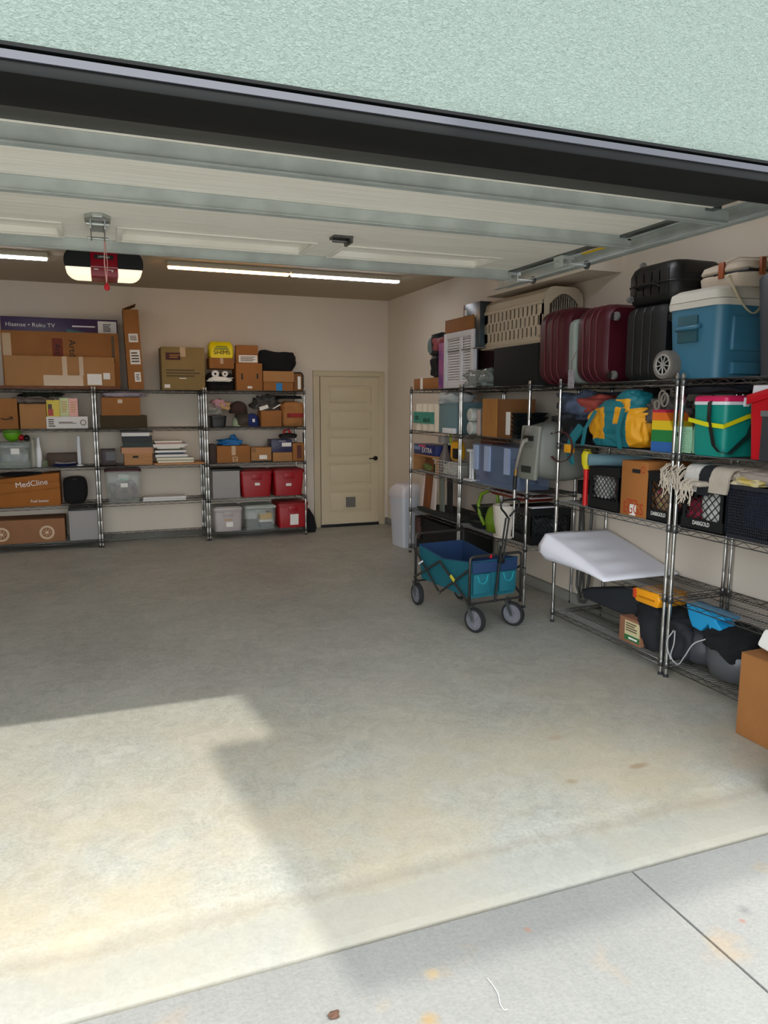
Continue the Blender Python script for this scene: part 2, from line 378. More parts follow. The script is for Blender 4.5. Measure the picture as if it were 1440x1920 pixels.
        for (px, py, s_, col, f) in ((805, 1905, .035, 'a0824c', .7), (812, 1818, .03, 'b99a60', .5), (990, 1736, .016, 'a8684c', .5), (1393, 1720, .016, '9a5440', .5), (1397, 1700, .03, '6a6a68', .5)):
            q = on(px, py, Z=0)
            mp = nt.nodes.new('ShaderNodeMapping'); mp.inputs['Location'].default_value = (-q.x/s_, -q.y/s_, 0); mp.inputs['Scale'].default_value = (1/s_, 1/s_, 0)
            L.new(geo.outputs['Position'], mp.inputs[0]); ln = nt.nodes.new('ShaderNodeVectorMath'); ln.operation = 'LENGTH'; L.new(mp.outputs[0], ln.inputs[0])
            d = math_('ADD', ln.outputs['Value'], math_('MULTIPLY', N(30, 4, .7), 1.0))
            c = mixc(math_('MULTIPLY', band(d, -2, -1, .7, 1.5), f), c, col)
        b.inputs['Roughness'].default_value = .85
    L.new(c, b.inputs['Base Color'])
    bp = nt.nodes.new('ShaderNodeBump'); bp.inputs['Strength'].default_value = .5; bp.inputs['Distance'].default_value = bd
    L.new(N(bs, 5, .65), bp.inputs['Height']); L.new(bp.outputs[0], b.inputs['Normal'])
    return m
FLOOR = floormat('garage_slab'); DRIVE = floormat('driveway_concrete', True)
fl = MB(); xa, xb = LW-.15, RW+.15
prof = [(9.55, 0), (2.30, 0), (2.22, -.004), (2.0, -.010), (1.965, -.013), (1.962, -.2)]
vs = [(x, y, z) for y, z in prof for x in (xa, xb)]; fl.add(vs, [(2*i, 2*i+1, 2*i+3, 2*i+2) for i in range(len(prof)-1)]+[(0, 1, 2*len(prof)-1, 2*len(prof)-2)])
fl.box(xa, xb, 1.97, 9.55, -.2, -.19)
struct('floor', fl, FLOOR, smooth=False)
g = 0.004
dr = thing('driveway', None, None); dr['kind'] = 'structure'
for (a, b_) in ((-8.0, -1.34), (-1.34, 1.706), (1.706, 4.75), (4.75, 12)):
    for (c_, d_) in ((1.955, -1.1), (-1.1, -4.2), (-4.2, -12)):
        MB().box(a+g, b_-g, d_+g, c_-g, -.15, -.014).build('slab', DRIVE, dr, bevel=.004)
struct('ground', MB().box(-40, 40, -60, 1.9, -.30, -.06), mat('joint_dark_soil', '4c4a44', .9))
# unseen slabs added behind the camera, shaped to cast the shadow over the doorway
nb = thing('shadow_blocker', None, None); nb['kind'] = 'structure'
TAN = 1.128
def edge(x, y, ye): return x + .130*(y-ye)
Z0, Z1 = (1.75+2.85)*TAN, (3.45+2.6)*TAN
MB().box(edge(.60, 2.0, -2.6), 6.2, -2.85, -2.6, Z0, Z1).build('shadow_slab', STUC, nb)
MB().box(edge(.70, 3.75, -2.9), 6.2, -3.1, -2.9, Z1-.3, (4.12+2.9)*TAN).build('shadow_slab_top', STUC, nb)
MB().box(6.2, 9, -5.0, -1.8, -.06, Z1+.4).build('shadow_slab_support', STUC, nb)

# ------------------------------------------------------------------ door in the back wall
DX0, DX1, DZ = 2.665, 3.485, 2.0
DPAINT = mat('door_paint', 'C9BB9C', .55, bump=.05, var=.02)
d1 = thing('door_1', None, None, ((DX0+DX1)/2, BW, 0)); d1['kind'] = 'structure'
W = DX1-DX0
MB().box(-W/2+.006, W/2-.006, -.030, -.002, .045, DZ-.008).build('door_slab', DPAINT, d1)
zs = [.07, .44, .80, 1.165, 1.53, DZ-.03]
pw = W/2-.11
fr = MB(); fr.box(-W/2+.006, -pw, -.044, -.0301, .045, DZ-.008); fr.box(pw, W/2-.006, -.044, -.0301, .045, DZ-.008)
rails = [(.045, .19), (.49, .56), (.86, .93), (1.21, 1.28), (1.56, 1.63), (1.88, DZ-.008)]
for a, b_ in rails: fr.box(-pw, pw, -.044, -.0301, a, b_)
fr.build('stile_and_rail_frame', DPAINT, d1)
for i in range(5):
    a, b_ = rails[i][1], rails[i+1][0]
    MB().box(-pw+.025, pw-.025, -.040, -.0301, a+.030, b_-.030).build('panel', DPAINT, d1, bevel=.009, seg=2)
cas = MB(); cas.box(-W/2-.085, -W/2+.0, -.028, .002, 0, DZ+.0); cas.box(W/2, W/2+.085, -.028, .002, 0, DZ); cas.box(-W/2-.085, W/2+.085, -.028, .002, DZ, DZ+.075)
cas.box(-W/2-.085, -W/2-.07, -.036, -.028, 0, DZ+.06); cas.box(W/2+.07, W/2+.085, -.036, -.028, 0, DZ+.06); cas.box(-W/2-.085, W/2+.085, -.036, -.028, DZ+.06, DZ+.075)
cas.build('casing', DPAINT, d1, bevel=.003)
MB().box(-W/2, W/2, -.06, .0, .0, .03).build('threshold', BLACKP, d1)
pd = MB(); pd.box(-.09, .09, -.056, -.045, .235, .42); pdo = pd.build('pet_door', DPAINT, d1, bevel=.004)
MB().box(-.068, .068, -.060, -.0565, .26, .40).build('pet_flap', mat('smoked_flap', '6d6a66', .3), pdo)
k = MB(); k.T = Matrix.Translation((W/2-.05, -.045, .915)) @ Matrix.Rotation(H, 4, 'X'); k.lathe([(.031, 0), (.031, .008), (.016, .012), (.013, .045)], 20)
k.T = Matrix(); k.tube([(W/2-.05, -.085, .915), (W/2-.08, -.09, .915), (W/2-.155, -.088, .911)], [.010, .009, .007], 8)
k.build('lever_handle', mat('oil_rubbed_bronze', '0c0a09', .35, metal=.5), d1)

# ------------------------------------------------------------------ raised garage door overhead
GZ = 2.480
def doorskin():
    m = mat('cream_ridged_door_skin', 'C9C4B2', .5); nt = m.node_tree; b = nt.nodes['Principled BSDF']
    geo = nt.nodes.new('ShaderNodeTexCoord'); mp = nt.nodes.new('ShaderNodeMapping'); mp.inputs['Scale'].default_value = (1.6, 75, 1)
    nt.links.new(geo.outputs['Object'], mp.inputs[0]); n = nt.nodes.new('ShaderNodeTexNoise'); n.inputs['Scale'].default_value = 1; n.inputs['Detail'].default_value = 3
    nt.links.new(mp.outputs[0], n.inputs['Vector']); bp = nt.nodes.new('ShaderNodeBump'); bp.inputs['Strength'].default_value = .55; bp.inputs['Distance'].default_value = .004
    nt.links.new(n.outputs[0], bp.inputs['Height']); nt.links.new(bp.outputs[0], b.inputs['Normal'])
    rp = nt.nodes.new('ShaderNodeValToRGB'); rp.color_ramp.elements[0].position = .35; rp.color_ramp.elements[1].position = .65
    rp.color_ramp.elements[0].color = lin('E2DED3'); rp.color_ramp.elements[1].color = lin('F2EFE8')
    nt.links.new(n.outputs[0], rp.inputs[0]); nt.links.new(rp.outputs[0], b.inputs['Base Color']); return m
SKIN = doorskin(); TRIMW = mat('cream_window_trim', 'E6E2D8', .5)
gd = thing('garage_door', 'raised sectional garage door, cream ridged panels lying overhead under the ceiling', 'garage door', (0, 2.52, GZ))
GX0, GX1 = -2.30, 2.43
secs = [(0, .575), (.579, 1.13), (1.134, 1.72)]
for i, (a, b_) in enumerate(secs):
    p = MB()
    if i < 2: p.box(GX0, GX1, a, b_, 0, .035)
    else:
        wy0, wy1 = 1.34, 1.62
        wins = [(-1.09, -.16), (.135, 1.065), (1.255, 2.16), (-2.2, -1.3)]
        p.box(GX0, GX1, a, b_, .03, .05); p.box(GX0, GX1, a, wy0, 0, .03); p.box(GX0, GX1, wy1, b_, 0, .03)
        ws = sorted(wins); xs = [GX0]+[q for w_ in ws for q in w_]+[GX1]
        for j in range(0, len(xs), 2): p.box(xs[j], xs[j+1], wy0, wy1, 0, .03)
    po = p.build('door_section', SKIN, gd)
    if i == 2:
        for (c_, d_) in wins:
            f = MB(); t_ = .028
            f.box(c_-t_, d_+t_, wy0-t_, wy0, -.008, 0); f.box(c_-t_, d_+t_, wy1, wy1+t_, -.008, 0); f.box(c_-t_, c_, wy0, wy1, -.008, 0); f.box(d_, d_+t_, wy0, wy1, -.008, 0)
            f.build('recess_frame', TRIMW, po, bevel=.003)
sg = GZ
for yy in (.045, .60, 1.655):
    s_ = MB(); xe = 2.56 if yy < .1 else 2.50 if yy < 1 else 2.42
    s_.box(GX0-.03, xe, yy, yy+.004, -.058, -.001); s_.box(GX0-.03, xe, yy+.004, yy+.055, -.005, -.001); s_.box(GX0-.03, xe, yy+.051, yy+.055, -.052, -.005)
    s_.box(GX0-.03, xe, yy-.012, yy, -.058, -.054)
    s_.build('strut', GALV, gd)
MB().box(GX0, GX1, -.16, -.022, -.018, .004).build('bottom_seal', mat('dark_rubber_seal', '3e3e3b', .5, bump=.15, bscale=15, stretch=(.3, 4, 1)), gd, bevel=.01)
MB().box(GX0, GX1, -.012, .014, -.010, .012).build('bottom_edge', TRIMW, gd)
for sx in (GX0-.045, GX1):
    MB().box(sx, sx+.045, 0, 1.72, -.012, .03).build('end_stile', GALVD, gd)
# hinges / roller bracket near the right end and operator bracket
for yy in (1.10, 1.66):
    h_ = MB(); x_ = GX1+.02
    h_.box(x_-.035, x_+.045, yy-.03, yy+.05, -.03, -.012); h_.box(x_-.03, x_-.024, yy-.03, yy+.05, -.07, -.03); h_.box(x_+.02, x_+.026, yy-.03, yy+.05, -.07, -.03)
    h_.tube([(x_-.05, yy+.01, -.05), (x_+.16, yy+.01, -.05)], .006, 8)
    h_.build('hinge', GALV, gd)
    r_ = MB(); r_.T = Matrix.Translation((x_+.16, yy+.01, -.045)) @ Matrix.Rotation(H, 4, 'Y'); r_.lathe([(.023, -.008), (.025, 0), (.023, .008)], 16); r_.build('roller', GALVD, gd)
q = on(640, 452, Z=GZ-.02); h_ = MB(); h_.T = Matrix.Translation((q.x, q.y-2.52, 0)); h_.box(-.05, .05, -.04, .04, -.012, -.0005); h_.tube([(-.045, 0, -.02), (.045, 0, -.02)], .01, 8); h_.box(.03, .045, -.05, .05, -.035, -.012)
h_.build('centre_hinge', mat('dark_zinc', '6b6a68', .4, metal=.8, var=.4, vscale=60), gd)
q = on(183, 420, Z=GZ-.03); q2 = on(187, 455, Z=GZ-.06); h_ = MB(); y0_ = q.y-2.52; y1_ = q2.y-2.52
h_.prism([(q.x-.055, y0_-.04), (q.x-.02, y0_-.09), (q.x+.02, y0_-.09), (q.x+.055, y0_-.04), (q.x+.055, y0_+.03), (q.x-.055, y0_+.03)], -.02, -.0005, 'xy')
h_.box(q.x-.033, q.x-.027, y0_-.02, y1_, -.055, -.002); h_.box(q.x+.027, q.x+.033, y0_-.02, y1_, -.055, -.002); h_.box(q.x-.033, q.x+.033, y0_-.02, y1_, -.012, -.004)
h_.tube([(q.x-.05, y0_, -.03), (q.x+.05, y0_, -.03)], .008, 8); h_.tube([(q.x-.05, y1_-.02, -.045), (q.x+.05, y1_-.02, -.045)], .007, 8)
h_.build('operator_bracket', mat('zinc_bracket', 'B9BDBB', .3, metal=.8), gd, bevel=.002)
cordx, cordy = q.x+.03, q2.y+.06
# tracks
for side, X in (('right', 2.64), ('left', -2.52)):
    t_ = thing('door_track', f'galvanised steel roller track on the {side} side of the raised garage door', 'track', (X, 2.15, 2.45))
    s = 1 if side == 'right' else -1
    m_ = MB(); m_.box(0, .003, 0, 2.55, -.005, .06); m_.box(-.04 if s > 0 else 0, .003 if s > 0 else .043, 0, 2.55, -.006, -.003); m_.box(-.04 if s > 0 else 0, .003 if s > 0 else .043, 0, 2.55, .057, .06)
    m_.build('rail', GALV, t_)
    a_ = MB(); a_.box(.003, .05, 0, 2.50, .045, .05); a_.box(.046, .05, 0, 2.5, .0, .05) if s > 0 else a_.box(-.05, -.003, 0, 2.5, .045, .05); a_.build('angle_iron', GALV, t_)
    for yh in (1.70, .02): MB().box(0.0, .03, yh, yh+.003, .05, CE-2.45).box(0, .003, yh, yh+.03, .05, CE-2.45).build('hanger', GALV, t_)
MB().box(GX1+.048, GX1+.07, 3.12-2.52, 3.50-2.52, -.02, -.014).build('warning_sticker', mat('yellow_sticker', 'D7B400', .5), gd)

# opener
op = thing('garage_door_opener', 'red and black garage door opener with two glowing white lenses on the ceiling', 'door opener', (.055, 5.05, 2.418))
ring = lambda w_, h2, r_: [(x, z+h2/2) for x, z in rr_ring(w_, h2, r_, 8)]
Wd, Hd = .455, .165
b_ = MB(); b_.prism([(x, max(z, .050)) for x, z in ring(Wd, Hd, .075)], -.10, .12, 'xz'); b_.build('housing', BLACKP, op)
LENS = mat('opener_lens', 'FFE9C8', .4, emit=.38)
for s in (-1, 1):
    l = MB(); poly = [(x, z) for x, z in ring(Wd, Hd, .075) if z < .0495 and x*s > 0]
    poly = sorted(poly, key=lambda p: p[1]); poly = [(s*.075, .0)] + [(x, z) for x, z in poly] + [(s*.218, .0495), (s*.075, .0495)]
    l.prism(poly, -.098, .118, 'xz'); l.build('lens', LENS, op)
MB().box(-.078, .078, -.112, .13, -.002, Hd+.004).build('red_cover', mat('dark_red_gloss', '8E0F22', .25), op, bevel=.004)
sg_ = MB(); sg_.box(-.055, .055, -.1135, -.112, .10, .125); sg_.build('name_plate', BLACKP, op)
text(op, 'LiftMaster', .017, (0, -.1145, .1125), (H, 0, 0), PAPER)
MB().box(-.078, .078, -.1135, -.112, .052, .054).build('seam', PAPER, op)
MB().box(-.06, -.035, -.1135, -.112, .036, .042).box(.02, .05, -.1135, -.112, .036, .040).box(.04, .05, -.1135, -.112, .028, .034).build('print', PAPER, op)
MB().box(-.02, .02, -2.85, -.0, Hd, Hd+.03).build('rail', GALVD, op)
for xh in (-.15, .147): MB().box(xh, xh+.003, 0, .03, Hd-.01, CE-2.418).build('hanger', GALV, op)
zc = zat(540, cordx, cordy)
rc = thing('pull_cord', 'thin release cord with a red handle hanging in front of the opener', 'cord', (cordx, cordy, zc))
MB().tube([(0, 0, .02), (-.006, 0, .12), (.002, 0, 2.475-zc)], .003, 5).tube([(0, 0, .02), (.008, 0, .12), (.002, 0, 2.475-zc)], .002, 5).build('cord', mat('pinkish_cord', 'C9948C', .8), rc)
k_ = MB(); k_.lathe([(.006, -.012), (.014, -.004), (.014, .008), (.005, .024)], 12); k_.build('grip', RED, rc)

# LED shop lights
def led(x0, x1, label, warm, Y=7.60):
    z = CE
    t_ = thing('ceiling_light', label, 'light', ((x0+x1)/2, Y, z-.075), 0, 'strip lights across the ceiling'); w_ = (x1-x0)/2-.004
    MB().box(-w_, w_, -.05, .05, .03, .075).build('housing', mat('light_housing', 'C9C0AE', .5), t_, bevel=.004)
    MB().box(-w_+.01, w_-.01, -.028, .035, .012, .0299).build('lens', mat('led_warm', 'FFC98A', .5, emit=LED_W) if warm else mat('led_cool', 'F2F5FF', .5, emit=LED_C), t_, bevel=.006)
LED_W, LED_C = 9.0, 10.0
led(.648, 1.858, 'warm white strip light right of the opener, left one of the joined pair', True)
led(1.862, 3.07, 'cool white strip light near the right end of the ceiling', False)
led(1.862, 3.07, 'added unseen strip light over the raised garage door near the right wall', False, Y=3.70)  # fixture added out of view to brighten the upper right wall
led(-1.60, -.39, 'strip light on the ceiling left of the opener', False)
# ------------------------------------------------------------------ wire shelving
SZ = [.095, .505, .935, 1.365, 1.80]       # upper surfaces of the five shelves
SD = .457
def shelf_mesh(L, D=SD):
    a = MB(); r = .0032
    for y in (0, D):
        a.tube([(0, y, -.004), (L, y, -.004)], r, 5); a.tube([(0, y, -.034), (L, y, -.034)], r, 5)
        n = int(L/.055); pts = [(.02+(L-.04)*i/n, y, -.006 if i % 2 else -.032) for i in range(n+1)]; a.tube(pts, .0022, 4)
    for x in (0, L):
        a.tube([(x, 0, -.004), (x, D, -.004)], r, 5); a.tube([(x, 0, -.034), (x, D, -.034)], r, 5)
        n = 8; a.tube([(x, .02+(D-.04)*i/n, -.006 if i % 2 else -.032) for i in range(n+1)], .0022, 4)
    for x in (0, L):
        for y in (0, D):
            a.T = Matrix.Translation((x, y, 0)); a.lathe([(.0135, -.042), (.0185, -.040), (.0165, .004), (.0135, .006)], 12, cap=False); a.T = Matrix()
    b = MB(); n = int(L/.0245)
    for i in range(1, n):
        x = L*i/n; b.tube([(x, 0, -.003), (x, D, -.003)], .0016, 4)
    for k_ in (.25, .5, .75): b.tube([(0, D*k_, -.009), (L, D*k_, -.009)], .0028, 5)
    return a, b
SHM = {}
def shelving(label, L, loc, rz, levels=(0, 1, 2, 3, 4), group='chrome wire shelving units'):
    t = thing('wire_shelving_unit', label, 'shelving', loc, rz, group)
    if L not in SHM:
        a, b = shelf_mesh(L); A = a.build('shelf_frame', CHROMED, smooth=True); B = b.build('shelf_wires', CHROMED, smooth=True)
        p = MB(); prof = [(.0115, .0), (.0125, .012), (.0127, .02)]
        for i in range(1, 12): prof += [(.0127, i*.1524), (.0123, i*.1524+.003), (.0127, i*.1524+.006)]
        prof += [(.0127, 1.825), (.009, 1.832)]; p.lathe(prof, 12); P = p.build('post', CHROME, smooth=None)
        fo = MB(); fo.lathe([(.017, 0), (.017, .006), (.0135, .018), (.0135, .02)], 12); Fm = fo.build('foot', RUBBER)
        SHM[L] = [q.data for q in (A, B, P, Fm)]
        for q in (A, B, P, Fm): bpy.data.objects.remove(q)
    ma, mb_, mp_, mf = SHM[L]
    def put(n, me, par, loc): o = bpy.data.objects.new(n, me); COL.objects.link(o); o.parent = par; o.location = loc; return o
    for x in (0, L):
        for y in (0, SD): po = put('post', mp_, t, (x, y, 0)); put('foot', mf, po, (0, 0, 0))
    for l in levels:
        s = put('shelf', ma, t, (0, 0, SZ[l])); wv = put('shelf_wires', mb_, s, (0, 0, 0)); wv['kind'] = 'stuff'
    return t
YB = 8.926; LB = 1.19; LR = 1.18
shelving('wire shelving unit at the far left, purple television box on top', LB, (-1.29, YB, 0), 0)
shelving('chrome wire shelving unit in the middle of the back wall with an empty bottom shelf', LB, (-.07, YB, 0), 0)
shelving('chrome wire shelving unit beside the back door holding three red totes', LB, (1.15, YB, 0), 0)
XR = 3.149
shelving('chrome wire shelving unit on the right wall nearest the back corner, paper towels on it', LR, (XR, 7.442, 0), -H)
shelving('chrome wire shelving unit on the right wall behind the wagon, pet kennel on top', LR, (XR, 6.230, 0), -H, levels=(1, 2, 3, 4))
shelving('chrome wire shelving unit on the right wall holding the white wedge pillow', LR, (XR, 4.632, 0), -H)
shelving('chrome wire shelving unit nearest the garage opening, big blue cooler on top', LR, (XR, 3.405, 0), -H)

# ---- extents from the photograph: items on back shelves / right-hand shelves
def ext_b(p0, p1, top, lvl=None, d=.34, y=YB+.02, bot=None, z0=None):
    zb = SZ[lvl] if lvl is not None else (z0 if z0 is not None else zat(bot, xat((p0+p1)/2, y, 1), y))
    pm = (zb+1.2)/2; xm = xat((p0+p1)/2, y, zb+.1); zt = zat(top, xm, y); zm = (zb+zt)/2
    return (xat(p0, y, zm), xat(p1, y, zm), y, y+d, zb, zt)
def ext_r(p0, p1, top, lvl=None, d=.38, x=XR+.02, z0=None, bot=None):   # p0 far edge, p1 near edge of the aisle-side face
    if lvl is not None: zb = SZ[lvl]
    elif z0 is not None: zb = z0
    else: zb = zat(bot, x, yat((p0+p1)/2, x, 1.2))
    ym = yat((p0+p1)/2, x, zb+.15); zt = zat(top, x, ym); zm = (zb+zt)/2
    return (x, x+d, yat(p1, x, zm), yat(p0, x, zm), zb, zt)
def top_of(t): return t[5]

# ================= back wall, unit 1 =================
PURP = mat('purple_print', '3B2350', .4, var=.1, vscale=3)
T_, e1, s1 = None, None, None
# flat dark cardboard under everything
e = (-1.20, xat(225, YB+.02, 1.82), YB+.02, YB+.44, SZ[4], SZ[4]+.035)
t, dm = carton('flattened reddish brown carton lying under the long boxes on the first shelving unit', e, mat('cardboard_red', '7d4f35', .8, var=.35, vscale=9), name='flattened_carton', cat='cardboard', flaps=False)
zf = e[5]
eb = ext_b(4, 224, 622, z0=zf, d=.15, y=YB+.12)
t, dm = carton('large long brown carton with sideways black lettering on the first shelving unit', eb, CARD, name='long_carton', flaps=False)
dtext(t, dm, 'front', .59, .70, 'Artd', .10, INK, turn=-H); decal(t, dm, 'front', .42, .51, .40, .88, mat('red_print', '73301e', .8), 'print'); dtext(t, dm, 'front', .465, .68, 'Art', .085, INK, turn=-H, e=.005)
decal(t, dm, 'front', .01, .08, .55, .95, TAPE, 'tape'); decal(t, dm, 'front', .935, .96, .45, .95, INKG, 'print')
eh = (eb[0]-.01, eb[1]+.0, eb[3]+.01, eb[3]+.13, zf, zat(597, -.3, eb[3]+.01))
t, dm = carton('purple flat screen television box standing behind the long brown carton', eh, PURP, name='television_box', cat='box', flaps=False)
dtext(t, dm, 'front', .245, .885, 'Hisense • Roku TV', .062, PAPER, sx=1.05)
decal(t, dm, 'front', .825, .99, .79, .975, PAPER); lines(t, dm, 'front', .87, .94, .82, .94, 5, INK); lines(t, dm, 'front', .60, .80, .87, .91, 1, PAPER)
m_ = MB(); W_, D_, H_ = dm; m_.prism([(W_*.05, H_*.845), (W_*.32, H_*.775), (W_*.05, H_*.775)], -D_/2-.002, -D_/2, 'xz'); m_.build('print', mat('teal_print', '1f6b70', .4), t)
el = ext_b(8, 215, 668, z0=zf, d=.095, y=YB+.02); el = (el[0], el[1], YB+.015, YB+.11, el[4], el[5])
t, dm = carton('low long brown carton sealed with clear tape in front of the large long carton', el, CARD2, name='long_carton', flaps=False)
decal(t, dm, 'front', .34, .70, .0, .36, TAPE, 'tape'); decal(t, dm, 'front', .515, .56, .36, 1, TAPE, 'tape'); decal(t, dm, 'front', .67, .71, .36, 1, TAPE, 'tape')
decal(t, dm, 'front', .74, .875, .04, .42, PAPER, e=.001); decal(t, dm, 'front', .89, .955, .24, .46, PAPER, e=.001); lines(t, dm, 'front', .83, .865, .1, .36, 4, INK); lines(t, dm, 'front', .895, .95, .27, .43, 3, INK)
et = ext_b(238, 267, 580, 4, d=.20, y=YB+.02)
t, dm = carton('tall narrow brown carton with white labels standing on the wire shelf', (et[0], et[1], et[2], et[3]+.12, et[4], et[5]), CARD, name='tall_carton', flaps=False, rz=.0, tilt=-.03)
f = MB(); f.prism([(-dm[0]/2, dm[2]), (dm[0]/2-.02, dm[2]+.06), (dm[0]/2-.022, dm[2]+.063), (-dm[0]/2, dm[2]+.006)], -dm[1]/2, dm[1]/2, 'xz'); f.build('flap', CARD3, t)
for (u0, u1, v0, v1) in ((.25, .85, .595, .70), (.25, .90, .32, .50), (.45, .85, .10, .22)): decal(t, dm, 'front', u0, u1, v0, v1, PAPER); lines(t, dm, 'front', u0+.08, u1-.08, v0+.02, v1-.02, 4, INKG)
# shelf 2
e = ext_b(-30, 33, 747, 3, d=.3); t, dm = carton('brown shipping carton printed with a black smile arrow, leftmost on its shelf', e, CARD)
m_ = MB(); pts = [(-.02+dm[0]/2*.10+.18*dm[0]*k_/8*2.2, -dm[1]/2-.003, dm[2]*.32+.03*((k_-3)/5)**2) for k_ in range(0, 8)]
m_.tube(pts, .006, 6); m_.tube([(pts[-1][0]-.03, -dm[1]/2-.003, pts[-1][2]+.004), (pts[-1][0]+.005, -dm[1]/2-.003, pts[-1][2]+.008), (pts[-1][0]-.004, -dm[1]/2-.003, pts[-1][2]-.03)], .004, 5); m_.build('arrow_print', INK, t)
e = ext_b(37, 87, 757, 3, d=.3); carton('open brown carton stuffed with grey fur cloth next to the smile carton', e, CARD2)
c_ = ((e[0]+e[1])/2, e[2]+.12, e[5]); tag(MB().blob((0, 0, .03), (.34, .28, .09), 3, .25, 2.5, flat=.4).build('fur_cloth', mat('grey_fur', '7d7168', .95, bump=1, bscale=60, var=.3), loc=c_, smooth=True), 'grey brown fuzzy cloth spilling over the open carton', 'cloth')
tag(MB().blob((0, 0, .02), (.38, .24, .06), 5, .3, 3, flat=.5).build('artificial_greenery', mat('dark_green_leafy', '232e1e', .9, bump=1, bscale=70, var=.5, vscale=20), loc=(c_[0]+.09, c_[1]+.05, c_[2]+.075), smooth=True), 'dark green artificial greenery bundle lying on the fuzzy cloth', 'greenery')
ew = ext_b(86, 165, 781, 3, d=.3); t, dm = carton('long flat white box with a grey ring printed at its end', ew, mat('white_card', 'DDDAD8', .7, var=.05), name='flat_white_box', flaps=False)
m_ = MB(); m_.T = Matrix.Translation((dm[0]*.385, -dm[1]/2-.001, dm[2]*.5)) @ Matrix.Rotation(H, 4, 'X'); m_.tube([(.028*math.cos(a), .028*math.sin(a), 0) for a in [i*math.pi/10 for i in range(20)]], .004, 5, True); m_.build('ring_print', INKG, t); lines(t, dm, 'front', .06, .22, .15, .85, 4, INKG); lines(t, dm, 'front', .3, .72, .4, .6, 2, INKG)
for (a, b_, tp, c, lb) in ((87, 112, 750, 'D8C24A', 'yellow picture box, left of the three small boxes on the white box'), (112, 129, 746, 'C6CF9A', 'pale green slim box between the yellow and pink boxes'), (129, 146, 747, 'E7B0A8', 'pink slim box, right of the three small boxes')):
    e = ext_b(a, b_, tp, z0=ew[5], d=.16); t, dm = carton(lb, e, mat('print_'+c, c, .5), name='small_box', flaps=False)
    if a == 87: decal(t, dm, 'front', .1, .5, .05, .45, mat('red_card_print', 'a8352c', .5), 'print'); decal(t, dm, 'front', .12, .42, .45, .75, mat('brown_card_print', '4a3327', .5), 'print')
    else: lines(t, dm, 'front', .2, .8, .2, .85, 5, mat('soft_print', 'c9a06a', .6))
# shelf 3
CLEAR = mat('clear_plastic', 'C9D2CC', .12, alpha=.30, spec=.6)
CLEARG = mat('clear_tinted_plastic', '9AA8A0', .15, alpha=.38)
e = ext_b(-35, 60, 825, 2, d=.34); t, dm = tote('clear storage bin with a white label, leftmost on the third shelf', e, CLEARG, None, 'clear_bin', 'bin', taper=.93, handle=False)
tdecal(t, e, .93, .58, .76, .5, .70, PAPER)
cx, cy = (e[0]+e[1])/2, (e[2]+e[3])/2
def ball(name, label, c, r, m, cat='ball'): tag(MB().lathe([(r*math.sin(a)+1e-4, -r*math.cos(a)+r) for a in [i*math.pi/14 for i in range(15)]], 20, cap=False).build(name, m, loc=(c[0], c[1], c[2]-r), smooth=True), label, cat)
GREEN = mat('lime_green', '6FB81E', .5); 
y_ = YB+.2
ball('green_ball', 'lime green ball on top of the clear bin', (xat(24, y_, 1.2), y_, zat(812, xat(24, y_, 1.2), y_)), .095, GREEN)
ball('red_ball', 'small red ball on top of the clear bin', (xat(41, y_, 1.2), y_-.03, zat(820, xat(41, y_, 1.2), y_)), .034, RED)
ball('dark_ball', 'small black ball beside the red ball on the clear bin', (xat(51, y_, 1.2), y_-.03, zat(821, xat(51, y_, 1.2), y_)), .034, BLACKP)
tag(MB().blob((0, 0, .12), (.34, .20, .24), 9, .15).build('toy_pile', mat('mixed_toys', '8b7f72', .7, var=.5, vscale=14, c2='55606a'), loc=(cx+.02, cy, e[4]+.03), smooth=True), 'assorted toys filling the clear bin under the green ball', 'toys')
BOT = mat('bottle_glass', 'b9b8a8', .15, alpha=.6)
for (px, top, m, lb) in ((63, 822, BOT, 'pale glass bottle right beside the clear bin'), (74, 820, WHITEP, 'white bottle standing next to the pale glass bottle')):
    x_ = xat(px, YB+.15, 1.0); zt = zat(top, x_, YB+.15)-SZ[2]
    tag(MB().lathe([(.030, 0), (.032, .01), (.031, zt*.55), (.018, zt*.72), (.016, zt*.95), (.018, zt*.955), (.018, zt)], 16).build('bottle', m, loc=(x_, YB+.15, SZ[2])), lb, 'bottle')
x_ = xat(149, YB+.18, 1.0); zt = zat(818, x_, YB+.18)-SZ[2]
tag(MB().lathe([(.04, 0), (.04, .01), (.012, .02), (.022, .035), (.022, zt*.9), (.026, zt*.9), (.026, zt)], 16).build('candle_stand', WHITEP, loc=(x_, YB+.18, SZ[2])), 'tall slim white candle holder on the third shelf', 'candle holder')
x_ = xat(84, YB+.1, 1.0)
tag(MB().lathe([(.035, 0), (.037, .01), (.03, .05), (.034, .075)], 14).build('glass_jar', mat('green_glass', '6b7a5c', .15, alpha=.6), loc=(x_, YB+.1, SZ[2])), 'small greenish glass jar in front of the bottles', 'jar')
e = ext_b(88, 150, 850, 2, d=.16, y=YB+.22); t, dm = carton('low dark wooden tray behind the stacked plates', e, mat('dark_wood', '4b3826', .6, var=.3), name='wooden_tray', cat='tray', flaps=False)
x_ = xat(121, YB+.15, .95)
for i in range(3):
    r = .13-.008*i; z = SZ[2]+.001+i*.014
    tag(MB().lathe([(r*.55, 0), (r*.6, .002), (r, .012), (r*1.01, .0145), (r*.97, .0135), (r*.6, .005), (.001, .004)], 28).build('plate', mat('blue_plate', '2C3C8A', .3) if i < 2 else mat('white_plate', 'E5E7EE', .25), loc=(x_+.006*i, YB+.15, z)), ['blue plate, lowest of the stack of plates', 'blue plate in the middle of the stack of plates', 'white plate topping the stack of plates'][i], 'plate', 'stacked plates')
